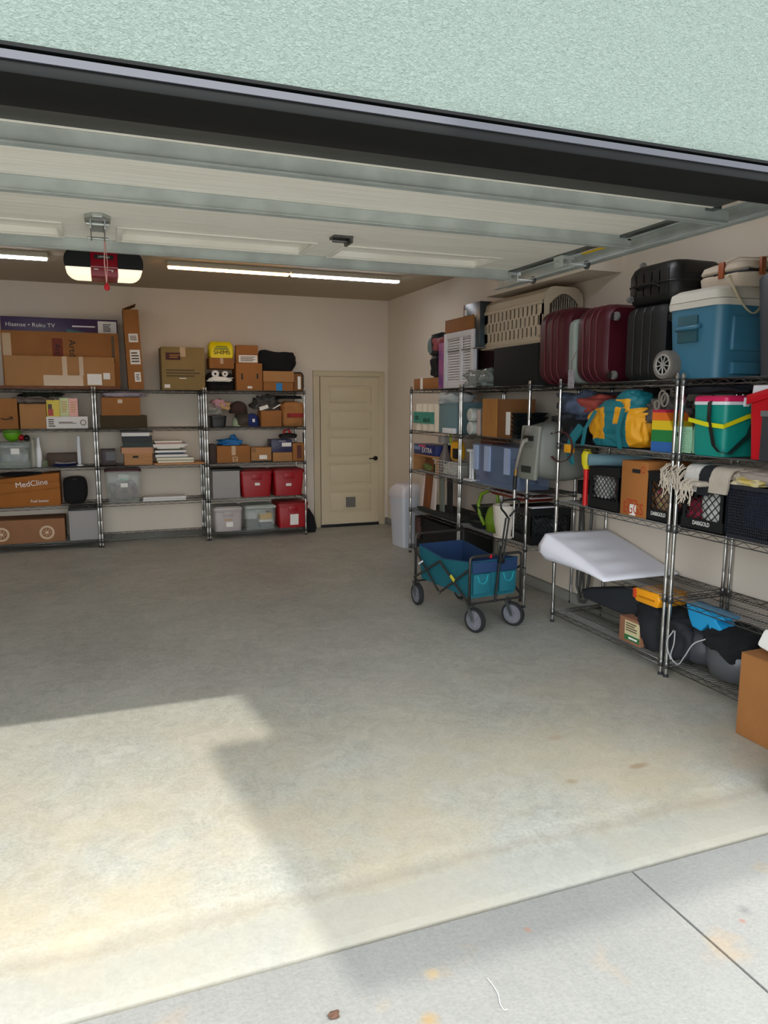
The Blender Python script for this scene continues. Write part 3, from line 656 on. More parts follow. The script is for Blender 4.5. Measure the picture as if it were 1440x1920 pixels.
# shelf 4
e = ext_b(-20, 113, 905, 1, d=.36, y=YB+.03)
t, dm = carton('long orange brown carton with white lettering and a slanting lid', e, mat('orange_cardboard', 'A0601E', .8, var=.1), name='slanted_carton', flaps=False)
m_ = MB(); W_, D_, H_ = dm; m_.prism([(-W_/2, H_+.002), (W_/2, H_+.002), (W_/2, H_+.10), (-W_/2, H_+.03)], -D_/2-.012, D_/2, 'xz'); m_.build('lid', MATS['orange_cardboard'], t, bevel=.003)
m_ = MB(); m_.prism([(-W_/2, H_*.55), (W_/2, H_*.78), (W_/2, H_+.0), (-W_/2, H_+.0)], -D_/2-.012, -D_/2, 'xz'); m_.build('lid_skirt', MATS['orange_cardboard'], t)
o = text(t, 'MedCline', .085, (W_*.10, -D_/2-.0145, H_*.95), (H, 0, 0), PAPER); o.rotation_euler = (H, -.10, 0)
o = dtext(t, dm, 'front', .70, .22, 'Feel better', .042, PAPER, e=.0035)
tag(MB().blob((0, 0, .03), (.45, .24, .04), 11, .1, 2, flat=.6).build('black_bag', BLACKF, loc=(e[0]+.30, YB+.22, e[5]+.05), smooth=True), 'flat black fabric bag lying over the orange brown carton', 'bag')
e = ext_b(118, 163, 892, 1, d=.24); m_ = MB(); m_.blob((0, 0, .155), (e[1]-e[0], .24, .33), 12, .05, 1.2, p=.6, flat=.92)
t = thing('black_helmet_bag', 'round black bag with loop handles beside the slanted carton', 'bag', ((e[0]+e[1])/2, e[2]+.12, SZ[1])); m_.build('body', BLACKF, t, smooth=True)
MB().tube([(-.07+.14*i/8*1, -.1, .22+.07*math.sin(math.pi*i/8)) for i in range(9)], .009, 6).build('handle', BLACKP, t)
# shelf 5
e = ext_b(-30, 122, 975, 0, d=.38, y=YB+.018); t, dm = carton('long low brown carton printed with a pale wheel on the bottom shelf', e, mat('cardboard_rose', '8F6442', .8, var=.1), name='long_carton')
for u in (.21, .77):
    m_ = MB(); m_.T = Matrix.Translation((-dm[0]/2+u*dm[0], -dm[1]/2-.0005, dm[2]*.42)) @ Matrix.Rotation(H, 4, 'X')
    m_.lathe([(.078, 0), (.078, .001), (.055, .001), (.055, 0)], 28, cap=False); m_.lathe([(.02, 0), (.02, .001)], 12)
    for i in range(7): a = i*2*math.pi/7; m_.T = Matrix.Translation((-dm[0]/2+u*dm[0]+.036*math.cos(a), -dm[1]/2-.0005, dm[2]*.42+.036*math.sin(a))) @ Matrix.Rotation(H, 4, 'X'); m_.lathe([(.007, 0), (.007, .001)], 8)
    m_.build('wheel_print', mat('pale_print', 'C9AE92', .8), t)
e = ext_b(130, 184, 957, 0, d=.36); GREYF = mat('grey_file_fabric', '9A9896', .85, bump=.3, bscale=80)
def filebox(label, e):
    t, dm = carton(label, e, GREYF, name='fabric_storage_box', cat='storage box', flaps=False)
    MB().box(-dm[0]/2-.004, dm[0]/2+.05, -dm[1]/2-.004, dm[1]/2, dm[2], dm[2]+.022).build('lid', BLACKP, t, bevel=.004)
filebox('grey fabric storage box with black lid beside the carton with the wheel', e)

# ================= unit 2 =================
e = ext_b(303, 384, 651, 4, d=.36); t, dm = carton('big square tan carton alone on top of the middle shelving unit', e, CARDO)
decal(t, dm, 'front', .10, .44, .70, .87, mat('maroon_print', '4a2320', .7), 'print'); lines(t, dm, 'front', .19, .42, .74, .84, 2, CARD2)
lines(t, dm, 'front', .10, .92, .30, .50, 3, INKG); decal(t, dm, 'front', .40, .56, .265, .285, PAPER, e=.002); decal(t, dm, 'front', .05, .18, .05, .13, PAPER); decal(t, dm, 'front', .43, .56, .78, 1, TAPE, 'tape')
e = ext_b(188, 276, 779, 3, d=.38); carton('flat dark olive case under the small brown carton', e, CARDK, name='flat_case', cat='case', flaps=False); z_ = e[5]
e = ext_b(190, 263, 745, z0=z_, d=.3); t, dm = carton('brown carton on the flat olive case, bagged cloth on it', e, CARD); decal(t, dm, 'front', .42, .54, .68, .88, TAPE, 'tape')
tag(MB().blob((0, 0, .027), (.48, .28, .065), 21, .16, 2.4, flat=.7, ridge=.1).build('bagged_cloth', mat('lilac_cloth', 'B6ABBA', .5, bump=.5, bscale=12, var=.2), loc=((e[0]+e[1])/2+.04, e[2]+.15, e[5]+.003), smooth=True), 'pale lilac cloth folded in a plastic bag under the top shelf', 'cloth')
# shelf 3 : dark box, book stacks
e = ext_b(163, 217, 843, 2, d=.2, y=YB+.14); e = (-.045, e[1], e[2], e[3], SZ[2], e[5]); t, dm = carton('low dark box at the left end of the middle unit', e, mat('dark_maroon_box', '3b2b2c', .5), name='dark_box', flaps=False); decal(t, dm, 'front', .35, .98, .3, .85, mat('greyish_print', '5b5a60', .5), 'print')
def book(label, e, cover, name='book', cat='book', group=None, rz=0, page=True):
    x0, x1, y0, y1, z0, z1 = e; W, D, Hh = x1-x0, y1-y0, z1-z0
    t = thing(name, label, cat, ((x0+x1)/2, (y0+y1)/2, z0), rz, group)
    m_ = MB(); c = min(.004, Hh*.2); m_.box(-W/2, W/2, -D/2, D/2, 0, c); m_.box(-W/2, W/2, -D/2, D/2, Hh-c, Hh); m_.box(-W/2, -W/2+c, -D/2, D/2, c, Hh-c); m_.build('cover', cover, t)
    MB().box(-W/2+c, W/2-.003, -D/2+.003, D/2-.003, c, Hh-c).build('pages', PAPER if page else cover, t)
    return t
e = ext_b(233, 286, 850, 2, d=.28, y=YB+.04); t, dm = carton('light wooden crate with a hand hole, under the left book stack', e, WOOD, name='wooden_crate', cat='crate', flaps=False)
decal(t, dm, 'front', .30, .50, .62, .80, INK, 'hand_hole'); z = e[5]
st = [(228, 287, 839, 'B98560', 'tan board on the wooden crate', 'flat_board', 'board'), (232, 287, 830, '22302c', 'dark green binder, lower of the two binders in the left stack', 'binder', 'binder'), (230, 286, 818, '1b2526', 'black binder, upper of the two binders in the left stack', 'binder', 'binder'), (228, 281, 811, 'C9C6CC', 'white flat box on the black binders', 'flat_box', 'box'), (226, 287, 808, '231a1c', 'thin dark folder topping the left book stack', 'folder', 'folder')]
for (a, b_, tp, c, lb, nm, ct) in st:
    x_ = xat((a+b_)/2, YB+.04, z); zt = max(zat(tp, x_, YB+.04), z+.012); e2 = (xat(a, YB+.04, z), xat(b_, YB+.04, z), YB+.04, YB+.32, z, zt); z = zt+.0005
    book(lb, e2, mat('cov_'+c, c, .6), nm, ct, rz=random.uniform(-.02, .02), page='box' in nm)
e = (xat(289, YB-.01, .93), xat(383, YB-.01, .93), YB-.02, YB+.40, SZ[2]+.001, SZ[2]+.017)
tag(MB().box(e[0], e[1], e[2]-.03, e[3], 0, .016).build('wooden_board', mat('orange_pine', 'C08A55', .5, var=.2, stretch=(1, 12, 1)), loc=(0, 0, SZ[2]+.001), bevel=.003), 'orange pine board sticking out under the right book stack', 'board')
z = SZ[2]+.018
cols = [(296, 364, 'CFCBAE'), (294, 365, 'A7A882'), (295, 364, 'E4DFC6'), (293, 352, '8E9A86'), (291, 352, 'BFC4C6'), (296, 344, '2e3c50'), (291, 350, 'C6C9CE'), (300, 341, '3c4a33'), (295, 338, 'D9D3BE'), (288, 347, 'E3E0D8'), (286, 352, 'D7D4D2'), (291, 341, 'B98f7c'), (290, 342, 'C9C2AE')]
hs = [.022, .014, .022, .014, .03, .024, .028, .018, .016, .022, .02, .018, .022]
nm_ = ['cream', 'olive', 'ivory', 'grey green', 'light grey', 'navy', 'pale blue grey', 'dark green', 'beige', 'off-white', 'pale grey', 'pinkish', 'sand coloured']
for i, ((a, b_, c), hh) in enumerate(zip(cols, hs)):
    hh *= .93; e2 = (xat(a, YB+.06, z), xat(b_, YB+.06, z), YB+.06, YB+.32, z, z+hh); z += hh+.0005
    pos = 'lowest' if i == 0 else 'topmost' if i == len(cols)-1 else ['low', 'middle', 'upper'][min(2, i*3//len(cols))]
    book(f'{nm_[i]} paperback, {pos} in the right stack of books' if pos in ('lowest', 'topmost') else f'{nm_[i]} paperback in the {pos} part of the right book stack', e2, mat('cov_'+c, c, .6), 'book', 'book', 'stack of books and papers', rz=random.uniform(-.04, .04), page=i not in (1, 3, 5, 7, 11))
# shelf 4
e = ext_b(197, 266, 880, 1, d=.34); t, dm = tote('clear tote with a dark red lid on the middle shelving unit', e, CLEAR, mat('dark_red_lid', '4a2226', .4), 'storage_tote', 'tote', taper=.84)
tdecal(t, e, .84, .42, .64, .66, .72, mat('mint_label', '8FC0AE', .5)); tdecal(t, e, .84, .42, .62, .46, .58, PAPER)
tag(MB().blob((0, 0, .105), ((e[1]-e[0])*.76, .26, .24), 23, .12, 2.2, p=.55, flat=.85).build('folded_clothes', mat('mauve_cloth', '7a6668', .9, var=.4, vscale=14, c2='4a4048'), loc=((e[0]+e[1])/2, e[2]+.17, SZ[1]+.01), smooth=True), 'mauve clothes packed inside the clear tote with red lid', 'clothes')
for i, (tp) in enumerate((936.5, 930)):
    z0_ = SZ[1]+.001+i*.024
    tag(MB().box(xat(268+i, YB+.03, .5), xat(349+i, YB+.03, .5), YB+.03, YB+.20, 0, .022).build('white_shelf_board', mat('white_board', 'D5D6D4', .6), loc=(0, 0, z0_), bevel=.003), ['white plank, lower of two beside the clear tote', 'white plank, upper of two beside the clear tote'][i], 'plank', 'white planks')

# ================= unit 3 =================
# top shelf
e = ext_b(388, 440, 703, 4, d=.32); xm = (e[0]+e[1])/2; t = thing('black_bin_bag', 'open black bag holding white paper rolls and sheets', 'bag', (xm, e[2]+.16, SZ[4]))
MB().blob((0, 0, .09), (e[1]-e[0], .31, .24), 31, .05, 1.5, p=.5, flat=.8).build('body', BLACKF, t, smooth=True)
for i, (px, r) in enumerate(((404, .042), (422, .034))):
    x_ = xat(px, e[2]-.01, 1.95); m_ = MB(); m_.T = Matrix.Translation((x_, e[2]-.02, zat(701, x_, e[2]))) @ Matrix.Rotation(-H, 4, 'X'); m_.lathe([(r*.35, 0), (r, 0), (r, .22), (r*.35, .22), (r*.35, 0)], 20, cap=False)
    tag(m_.build('paper_roll', mat('white_roll', 'D9D9DA', .8)), ['larger white paper roll lying end-on in the black bag', 'smaller white paper roll beside the larger one'][i], 'paper roll')
tag(MB().blob((0, 0, 0), (.27, .06, .06), 33, .2, 2).build('paper_sheet', PAPER, loc=(xm-.01, e[2]-.022, zat(712, xm, e[2])), smooth=True), 'crumpled white sheet below the paper rolls', 'paper')
zt = zat(691, xm, e[2]); e2 = (xat(393, e[2], zt), xat(439, e[2], zt), e[2]+.0, e[2]+.26, zt, zat(671, xm, e[2])); t, dm = carton('small brown carton on the paper rolls under the yellow bag', e2, CARD, tape='front')
e3 = (xat(393, e[2], 2.2), xat(438, e[2], 2.2), e[2]+.0, e[2]+.22, e2[5]+.001, zat(640, xm, e[2])); W_ = e3[1]-e3[0]; D_ = .22; H_ = e3[5]-e3[4]
t = thing('yellow_bag', 'yellow plastic bag lettered SHIMS on the small brown carton', 'bag', ((e3[0]+e3[1])/2, e3[2]+.11, e3[4])); YEL = mat('yellow_plastic_bag', 'E8D400', .4, bump=.3, bscale=12)
MB().loft([(0, W_*.9, D_, .02), (.02, W_, D_, .03), (H_*.7, W_*1.02, D_*.95, .04), (H_*.97, W_*.86, D_*.6, .03), (H_, W_*.8, D_*.5, .02)]).build('body', YEL, t)
text(t, 'SHIMS', .066, (.005, -D_/2-.004, H_*.32), (H, 0, 0), INK, sx=1.1); MB().box(-W_*.3, W_*.3, -D_/2-.006, -D_/2+.004, H_*.5, H_*.6).box(-W_*.22, W_*.24, -D_/2-.006, -D_/2+.004, H_*.66, H_*.72).build('print', mat('olive_print', '7e8a2c', .5), t)
e = ext_b(443, 492, 681, 4, d=.30); t, dm = carton('brown carton with two slotted hand holes on top of the last unit', e, CARD)
decal(t, dm, 'front', .19, .25, .40, .62, INK, 'hand_hole'); decal(t, dm, 'front', .78, .84, .44, .62, INK, 'hand_hole'); decal(t, dm, 'front', .42, .60, .08, .16, PAPER)
e2 = (xat(446, e[2], 2.1), xat(487, e[2], 2.1), e[2]+.02, e[3]-.03, e[5]+.001, zat(647, (e[0]+e[1])/2, e[2])); t, dm = carton('slightly tilted brown carton with a white label, on the hand-hole carton', e2, CARD, rz=-.12); decal(t, dm, 'front', .12, .96, .04, .44, PAPER); lines(t, dm, 'front', .2, .9, .1, .38, 4, INKG)
e = ext_b(494, 550, 696, 4, d=.32); t, dm = carton('brown carton sealed with bright blue tape below the black duffel', e, CARD); MB().box(-dm[0]/2-.004, dm[0]/2+.004, -dm[1]/2-.012, -dm[1]/2-.002, dm[2]*.46, dm[2]).build('flap', CARD2, t); decal(t, dm, 'front', .42, .62, .0, .40, mat('blue_tape', '1478B8', .4), 'tape')
tag(MB().blob((0, 0, .10), (xat(556, e[2], 2)-xat(487, e[2], 2), .34, .30), 36, .16, 1.5, p=.75, flat=.7, ridge=.06).build('black_duffel', BLACKF, loc=((xat(487, e[2], 2)+xat(556, e[2], 2))/2, e[2]+.17, e[5]+.003), smooth=True), 'slumped black duffel bag on the blue-taped carton', 'bag')
e = ext_b(551, 568, 699, 4, d=.26, y=YB+.04); t, dm = carton('narrow brown case edged in black at the end of the top shelf', e, CARD3, name='narrow_case', cat='case', flaps=False); decal(t, dm, 'front', .42, .75, .1, .8, PAPER)
m_ = MB(); m_.tube([(-dm[0]/2, -dm[1]/2-.004, dm[2]), (dm[0]/2-.03, -dm[1]/2-.004, dm[2]+.004), (dm[0]/2, -dm[1]/2-.004, dm[2]-.03), (dm[0]/2+.002, -dm[1]/2-.004, 0.01)], .008, 6); m_.build('edge_trim', BLACKP, t)
# shelf 2
e = ext_b(394, 426, 775, 3, d=.30); t, dm = tote('black bin full of clothes at the left of the cap shelf', e, BLACKP, None, 'black_bin', 'bin', handle=False)
for (c, lb, dx, dz, s_) in (('b48a95', 'pink shirt heaped in the black bin', .02, .05, .13), ('8f8f8a', 'grey sweater heaped in the black bin', -.05, -.01, .14), ('b99a6a', 'tan cloth at the right edge of the black bin', .085, .03, .11)):
    tag(MB().blob((0, 0, 0), (s_*1.3, .2, s_), int(dx*99), .2, 2).build('clothing', mat('cloth_'+c, c, .9, bump=.5, bscale=20), loc=((e[0]+e[1])/2+dx, e[2]+.13, e[5]+.05+dz), smooth=True), lb, 'clothing')
def hat(label, px0, px1, ptop, pbot, m, seed):
    y_ = YB+.10; x0, x1 = xat(px0, y_, 1.45), xat(px1, y_, 1.45); zb = max(zat(pbot, (x0+x1)/2, y_), SZ[3]+.001); zt = zat(ptop, (x0+x1)/2, y_); r = (x1-x0)/2
    t = thing('cap', label, 'cap', ((x0+x1)/2, y_+.06, zb)); h_ = zt-zb
    MB().lathe([(r*.99, 0), (r*.99, h_*.3), (r*.9, h_*.62), (r*.65, h_*.86), (r*.3, h_*.97), (.004, h_)], 20).build('crown', m, t, smooth=True)
    b_ = MB(); b_.add([(r*math.cos(a)*.98, -r*math.sin(a)*.98, .01) for a in [math.pi*i/10 for i in range(11)]]+[(r*math.cos(a)*.95, -r*math.sin(a)*.95-.065*math.sin(a), .0) for a in [math.pi*i/10 for i in range(11)]]+[(r*math.cos(a)*.98, -r*math.sin(a)*.98, .018) for a in [math.pi*i/10 for i in range(11)]]+[(r*math.cos(a)*.95, -r*math.sin(a)*.95-.065*math.sin(a), .006) for a in [math.pi*i/10 for i in range(11)]],
        [(i, i+1, i+12, i+11) for i in range(10)]+[(i+22, i+33, i+34, i+23) for i in range(10)]+[(i+11, i+12, i+34, i+33) for i in range(10)]); b_.build('brim', m, t, smooth=True); return t
hat('big dark brown floppy hat behind the coloured caps', 431, 466, 752, 775, mat('brown_felt', '3b2a26', .95, bump=.3), 1)
hat('olive brown cap under the floppy hat', 440, 470, 766, 799, mat('olive_felt', '4a4238', .95, bump=.3), 1)
hat('pale green cap between the brown hats and the blue cap', 436, 459, 780, 799, mat('pale_green_felt', '9FB097', .9), 2)
t = hat('royal blue cap with a white emblem on the cap shelf', 460, 488, 775, 799, mat('royal_blue', '1B2C6B', .8), 3); MB().box(-.012, .016, -.107, -.095, .05, .09).build('emblem', PAPER, t)
e = ext_b(490, 528, 770, 3, d=.24); t, dm = carton('small brown carton holding papers beside the blue cap', e, CARD)
for (px, py, rt, lb) in ((496, 766, .3, 'folded white paper leaning out of the small carton'), (520, 764, .5, 'white stick poking out of the small carton')):
    x_ = xat(px, e[2]+.03, 1.5); z_ = zat(py, x_, e[2]+.03); tag(MB().obox((0, 0, 0), (.11, .01, .045 if px < 500 else .012), (0, -rt, 0)).build('paper', PAPER, loc=(x_, e[2]+.06, z_+.01)), lb, 'paper')
tag(MB().blob((0, 0, .03), (.28, .22, .20), 41, .35, 3.2, flat=.6).build('cable_bundle', mat('grey_cables', '6f6a66', .7, bump=1, bscale=50, var=.5, vscale=25), loc=(xat(500, YB+.28, 1.5), YB+.33, 1.60), smooth=True), 'tangled bundle of grey cables behind the small carton', 'cables')
e = ext_b(530, 572, 752, 3, d=.28); t = thing('paper_sack', 'crumpled brown paper sack with a red plaid band', 'bag', ((e[0]+e[1])/2, e[2]+.14, SZ[3])); H_ = e[5]-SZ[3]; W_ = e[1]-e[0]
MB().blob((0, 0, H_*.46), (W_*1.02, .27, H_*1.08), 43, .05, 2.5, p=.5, flat=.85, ridge=.05).build('body', mat('kraft_paper', 'A8733F', .85, bump=.5, bscale=10, var=.2), t, smooth=True)
MB().box(-W_*.3, W_*.42, -.142, -.125, H_*.36, H_*.52).build('plaid_band', mat('red_plaid', 'A0201c', .7, var=.6, vscale=40), t)
tag(MB().blob((0, 0, .03), (.30, .24, .05), 44, .25, 2.4, flat=.6).build('black_cloth', BLACKF, loc=((e[0]+e[1])/2-.03, e[2]+.14, e[5]+.012), smooth=True), 'black cloth draped over the paper sack', 'cloth')
# shelf 3
e = ext_b(396, 406, 834, 2, d=.3); e = (1.18, e[1]+.0, YB+.04, e[3], e[4], e[5]); carton('dark narrow box squeezed against the post of the last unit', e, mat('dark_brown_box', '3a2a24', .7), name='narrow_box', flaps=False)
e = ext_b(407, 469, 836, 2, d=.30); t, dm = carton('brown carton with taped seam and printed squares under the blue cloth', e, CARD, tape='front'); decal(t, dm, 'front', .46, .62, .06, .36, TAPE, 'print'); decal(t, dm, 'front', .49, .59, .2, .31, CARD, 'print', e=.001); decal(t, dm, 'front', .49, .59, .09, .15, CARD, 'print', e=.001)
m_ = MB(); m_.blob((0, 0, .03), (.26, .2, .09), 46, .25, 2, flat=.6); m_.blob((.05, 0, .08), (.07, .08, .09), 47, .2, 2); tag(m_.build('blue_cloth', mat('bright_blue_cloth', '1668A8', .6, bump=.4, bscale=15), loc=((e[0]+e[1])/2-.03, e[2]+.14, e[5]+.002), smooth=True), 'bright blue cloth knotted on top of a brown carton', 'cloth')
e = ext_b(471, 509, 839, 2, d=.26); t, dm = carton('small tan carton with a torn white label and dark base', e, CARD2); decal(t, dm, 'front', .40, .78, .2, .48, PAPER); decal(t, dm, 'front', 0, 1, 0, .1, INK, 'print'); lines(t, dm, 'front', .03, .25, .7, .95, 3, INKG)
e = ext_b(512, 548, 848, 2, d=.24); carton('plain low tan carton under the dark blue box', e, CARD2); z_ = e[5]
e = ext_b(509, 548, 824, z0=z_, d=.24); t, dm = carton('dark blue printed box on the plain low carton', e, mat('dark_blue_box', '2f2e4e', .4), flaps=False); decal(t, dm, 'front', .5, .95, .45, .75, PAPER, 'print'); lines(t, dm, 'front', .35, .7, .84, .9, 1, PAPER)
e = ext_b(549, 571, 831, 2, d=.24); t, dm = carton('brown carton with dark printed medallions at the shelf end', e, CARD); decal(t, dm, 'front', .35, .75, .15, .9, mat('maroon_medallion', '5a2a20', .7), 'print')
m_ = MB(); m_.blob((0, 0, .03), (.22, .16, .07), 48, .12, 2, flat=.7); tt = thing('power_tool', 'black and red power tool lying on the dark blue box', 'tool', (xat(540, YB+.12, 1.2), YB+.14, zat(823, xat(540, YB+.12, 1.2), YB+.02)+.0)); m_.build('body', BLACKP, tt, smooth=True); MB().tube([(-.06, -.03, .05), (-.05, -.03, .10), (.0, -.03, .115), (.03, -.03, .07)], .013, 8).build('handle', RED, tt)
# shelf 4
e = ext_b(399, 450, 883, 1, d=.36); filebox('grey fabric storage box with black lid left of the two red totes', e)
REDT = mat('red_tote_plastic', '9a0410', .45); REDL = mat('red_tote_lid', '7c060c', .45)
def redtote(label, e):
    t, dm = tote(label, e, REDT, REDL, 'storage_tote', 'tote', 'red storage totes', taper=.86); return t, dm
e = ext_b(451, 512, 881, 1, d=.38); t, dm = redtote('red tote with lid, left one of two on the fourth shelf', e); tdecal(t, e, .86, .44, .60, .42, .52, PAPER)
e = ext_b(513, 571, 879, 1, d=.38); t, dm = redtote('red tote with lid, right one of two on the fourth shelf', e); tdecal(t, e, .86, .40, .58, .36, .46, PAPER)
e = ext_b(401, 456, 951, 0, d=.40); t, dm = tote('light grey tote with a taped label on the bottom shelf', e, mat('light_grey_tote', 'A7A09E', .5), mat('light_grey_lid', 'B8B4B0', .5), 'storage_tote', 'tote', taper=.9); tdecal(t, e, .9, .33, .64, .44, .50, TAPE, 'tape'); tdecal(t, e, .9, .42, .66, .18, .38, PAPER)
e = ext_b(459, 519, 948, 0, d=.40); t, dm = tote('clear tote packed with books between the grey and red totes', e, CLEAR, mat('pale_lid', 'A9B4AC', .4), 'storage_tote', 'tote', taper=.9)
xm = (e[0]+e[1])/2
for (x0, x1, z0, z1, c, lb, yy) in ((.0, .15, .12, .20, 'D7A92E', 'yellow book inside the clear tote', .045), (-.01, .155, .085, .115, 'E6E4DE', 'white booklet under the yellow book in the clear tote', .05), (-.155, -.02, .02, .10, '40484e', 'dark folder standing in the clear tote', .06), (.01, .15, .01, .082, '454e58', 'slate blue folder lying in the clear tote', .06)):
    tag(MB().box(x0, x1, 0, .2, 0, z1-z0).build('book', mat('cov2_'+c, c, .6), loc=(xm, e[2]+yy, SZ[0]+z0), bevel=.002), lb, 'book')
e = ext_b(521, 579, 941, 0, d=.40); t, dm = redtote('red tote with a large white label on the bottom shelf', e); tdecal(t, e, .86, .40, .68, .10, .52, PAPER)
# leaning bag and pole between unit and door
t = thing('black_golf_bag', 'slim black bag leaning between the last shelving unit and the door', 'bag', (2.445, YB+.20, 0)); MB().loft([(0, .13, .16, .05), (.06, .16, .18, .06, 0, 0), (.2, .13, .14, .05, -.01, 0), (.30, .06, .07, .03, -.03, .02)]).build('body', BLACKF, t)
MB().tube([(-.03, .02, .28), (-.05, .05, .75), (-.055, .07, 1.28)], [.010, .008, .008], 8).build('pole', mat('dark_brown_pole', '3a2220', .5), t)

# ================= right wall, unit A (furthest) =================
XF = XR+.02
e = ext_r(776, 822, 709, 4, d=.25); t, dm = carton('small brown carton with a taped face at the far end of the right-wall shelves', e, CARD); decal(t, dm, 'left', .28, .38, 0, 1, PAPER, 'tape')
zc_ = e[5]
t = thing('travel_bag', 'dark printed travel bag stacked on the small brown carton', 'bag', (XF+.13, yat(812, XF, 2.0), zc_))
MB().blob((0, 0, .11), (.24, .24, .26), 51, .14, 2, p=.6, flat=.8, colorfn=lambda c: 1 if c.z > .1 and c.y > .3 else 0).build('lower_pouch', [BLACKF, GREYP], t, smooth=True)
MB().blob((0, .02, .33), (.24, .34, .24), 52, .10, 2, p=.5, flat=.85, colorfn=lambda c: 1 if c.x < -.5 and c.y > .2 else 2 if (c.x < -.4 and abs(c.z) < .25 and c.y < 0) else 0).build('upper_pouch', [BLACKF, mat('teal_grey', '5b6d6c', .6), mat('dull_red', '8a3038', .6)], t, smooth=True)
e = ext_r(822, 831, 643, 4, d=.22); carton('tall purple printed box beside the louvered panel', e, mat('violet_print', '5A2F80', .5, var=.4, vscale=4, c2='c06a90'), name='purple_box', flaps=False)
# louvered white shutter
y0, y1 = yat(887, XF, 2.1), yat(832, XF, 2.1); zt = zat(622, XF, (y0+y1)/2); Hh = zt-SZ[4]; Wy = y1-y0
t = thing('louvered_shutter', 'white louvered shutter standing on the top shelf under a brown carton', 'shutter', (XF, y0, SZ[4]+.001))
fr = .055; WH = mat('white_paint', 'D9D8DC', .5)
m_ = MB(); m_.box(0, .04, 0, fr, 0, Hh).box(0, .04, Wy-fr, Wy, 0, Hh).box(0, .04, fr, Wy-fr, 0, fr).box(0, .04, fr, Wy-fr, Hh-fr, Hh).box(0, .04, Wy/2-.02-.05, Wy/2+.02-.05, fr, Hh-fr); m_.build('frame', WH, t, bevel=.002)
sm = {}
NS = 17
for i in range(NS):
    z = fr+.012+(Hh-2*fr-.02)*i/(NS-1)
    for k_, (a, b_) in enumerate(((fr, Wy/2-.07), (Wy/2-.03, Wy-fr))):
        if k_ not in sm: m_ = MB(); m_.obox((0, (a+b_)/2, 0), (.005, b_-a, .019), (0, .25, 0)); o = m_.build('slat', WH, t); sm[k_] = o.data
        else: o = bpy.data.objects.new('slat', sm[k_]); COL.objects.link(o); o.parent = t
        o.location = (.02, 0, z)
MB().box(.05, .056, 0.01, Wy-.01, .01, Hh-.01).build('backing', mat('dark_backing', '4b4850', .7), t)
e2 = (XF, XF+.2, y0+.02, y1-.02, zt+.003, zat(596, XF, (y0+y1)/2)); t, dm = carton('open brown carton with raised flap balanced on the louvered shutter', e2, CARD); m_ = MB(); m_.prism([(-dm[1]/2, dm[2]), (dm[1]/2, dm[2]), (dm[1]/2, dm[2]+.05), (-dm[1]/2, dm[2]+.015)], dm[0]/2-.004, dm[0]/2, 'yz'); m_.build('raised_flap', CARD, t)
# support for the carton: it also rests on the shutter's top rail
# shelf 2: paper towels
yA = yat(777, XF, 1.5); rr_ = .058; tp = zat(757, XF, yA-.2)-SZ[3]
pk = thing('paper_towel_pack', 'pack of paper towel rolls with a teal printed wrapper', 'paper towels', (XF+.09, yA-.30, SZ[3]))
ROLL = mat('paper_towel', 'E2D6C2', .85, bump=.2, var=.05); n_ = 4; Lp = (yA-yat(823, XF, 1.5))
for i in range(n_):
    m_ = MB(); m_.T = Matrix.Translation((-.02, .30-(i+.5)*Lp/n_, 0)); m_.lathe([(Lp/n_/2*.98, 0), (Lp/n_/2*.99, .01), (Lp/n_/2*.99, tp-.01), (Lp/n_/2*.9, tp)], 16); m_.build('roll', ROLL, pk)
m_ = MB(); m_.box(-.02-Lp/n_/2-.004, -.02-Lp/n_/2+.02, .30-Lp*.80, .30, tp*.28, tp*.70); m_.build('wrapper_band', mat('teal_wrapper', '3f8f7e', .5), pk)
for (s_, yy, zz, sz_) in (('no', .30-.10, .5, .09), ('size-it', .30-Lp*.56, .42, .075)): text(pk, s_, sz_, (-.02-Lp/n_/2-.006, yy, tp*zz), (H, 0, -H), INK)
e = ext_r(823, 857, 755, 3, d=.30); t, dm = carton('blue grey plastic file bin standing next to the paper towels', e, mat('blue_grey_plastic', '6E8C93', .45), name='file_bin', cat='bin', flaps=False)
MB().box(-dm[0]/2-.006, dm[0]/2, -dm[1]/2-.004, dm[1]/2+.004, dm[2]-.02, dm[2]+.004).build('rim', MATS['blue_grey_plastic'], t, bevel=.003)
tag(MB().blob((0, 0, .03), (.30, .34, .15), 53, .2, 2, flat=.6).build('plastic_wrap', mat('crumpled_white_plastic', 'D4D8D8', .35, bump=.8, bscale=14, alpha=.85), loc=(XF+.14, (e[2]+e[3])/2+.08, e[5]+.006), smooth=True), 'crumpled white plastic wrap on the blue grey bin', 'plastic wrap')
tag(MB().box(-.03, .0, yat(857, XF, 1.4), yat(835, XF, 1.4), 0, .05).build('white_box', WHITEP, loc=(XF-.004, 0, SZ[3]+.001), bevel=.003), 'little white box lying in front of the blue grey bin', 'box')
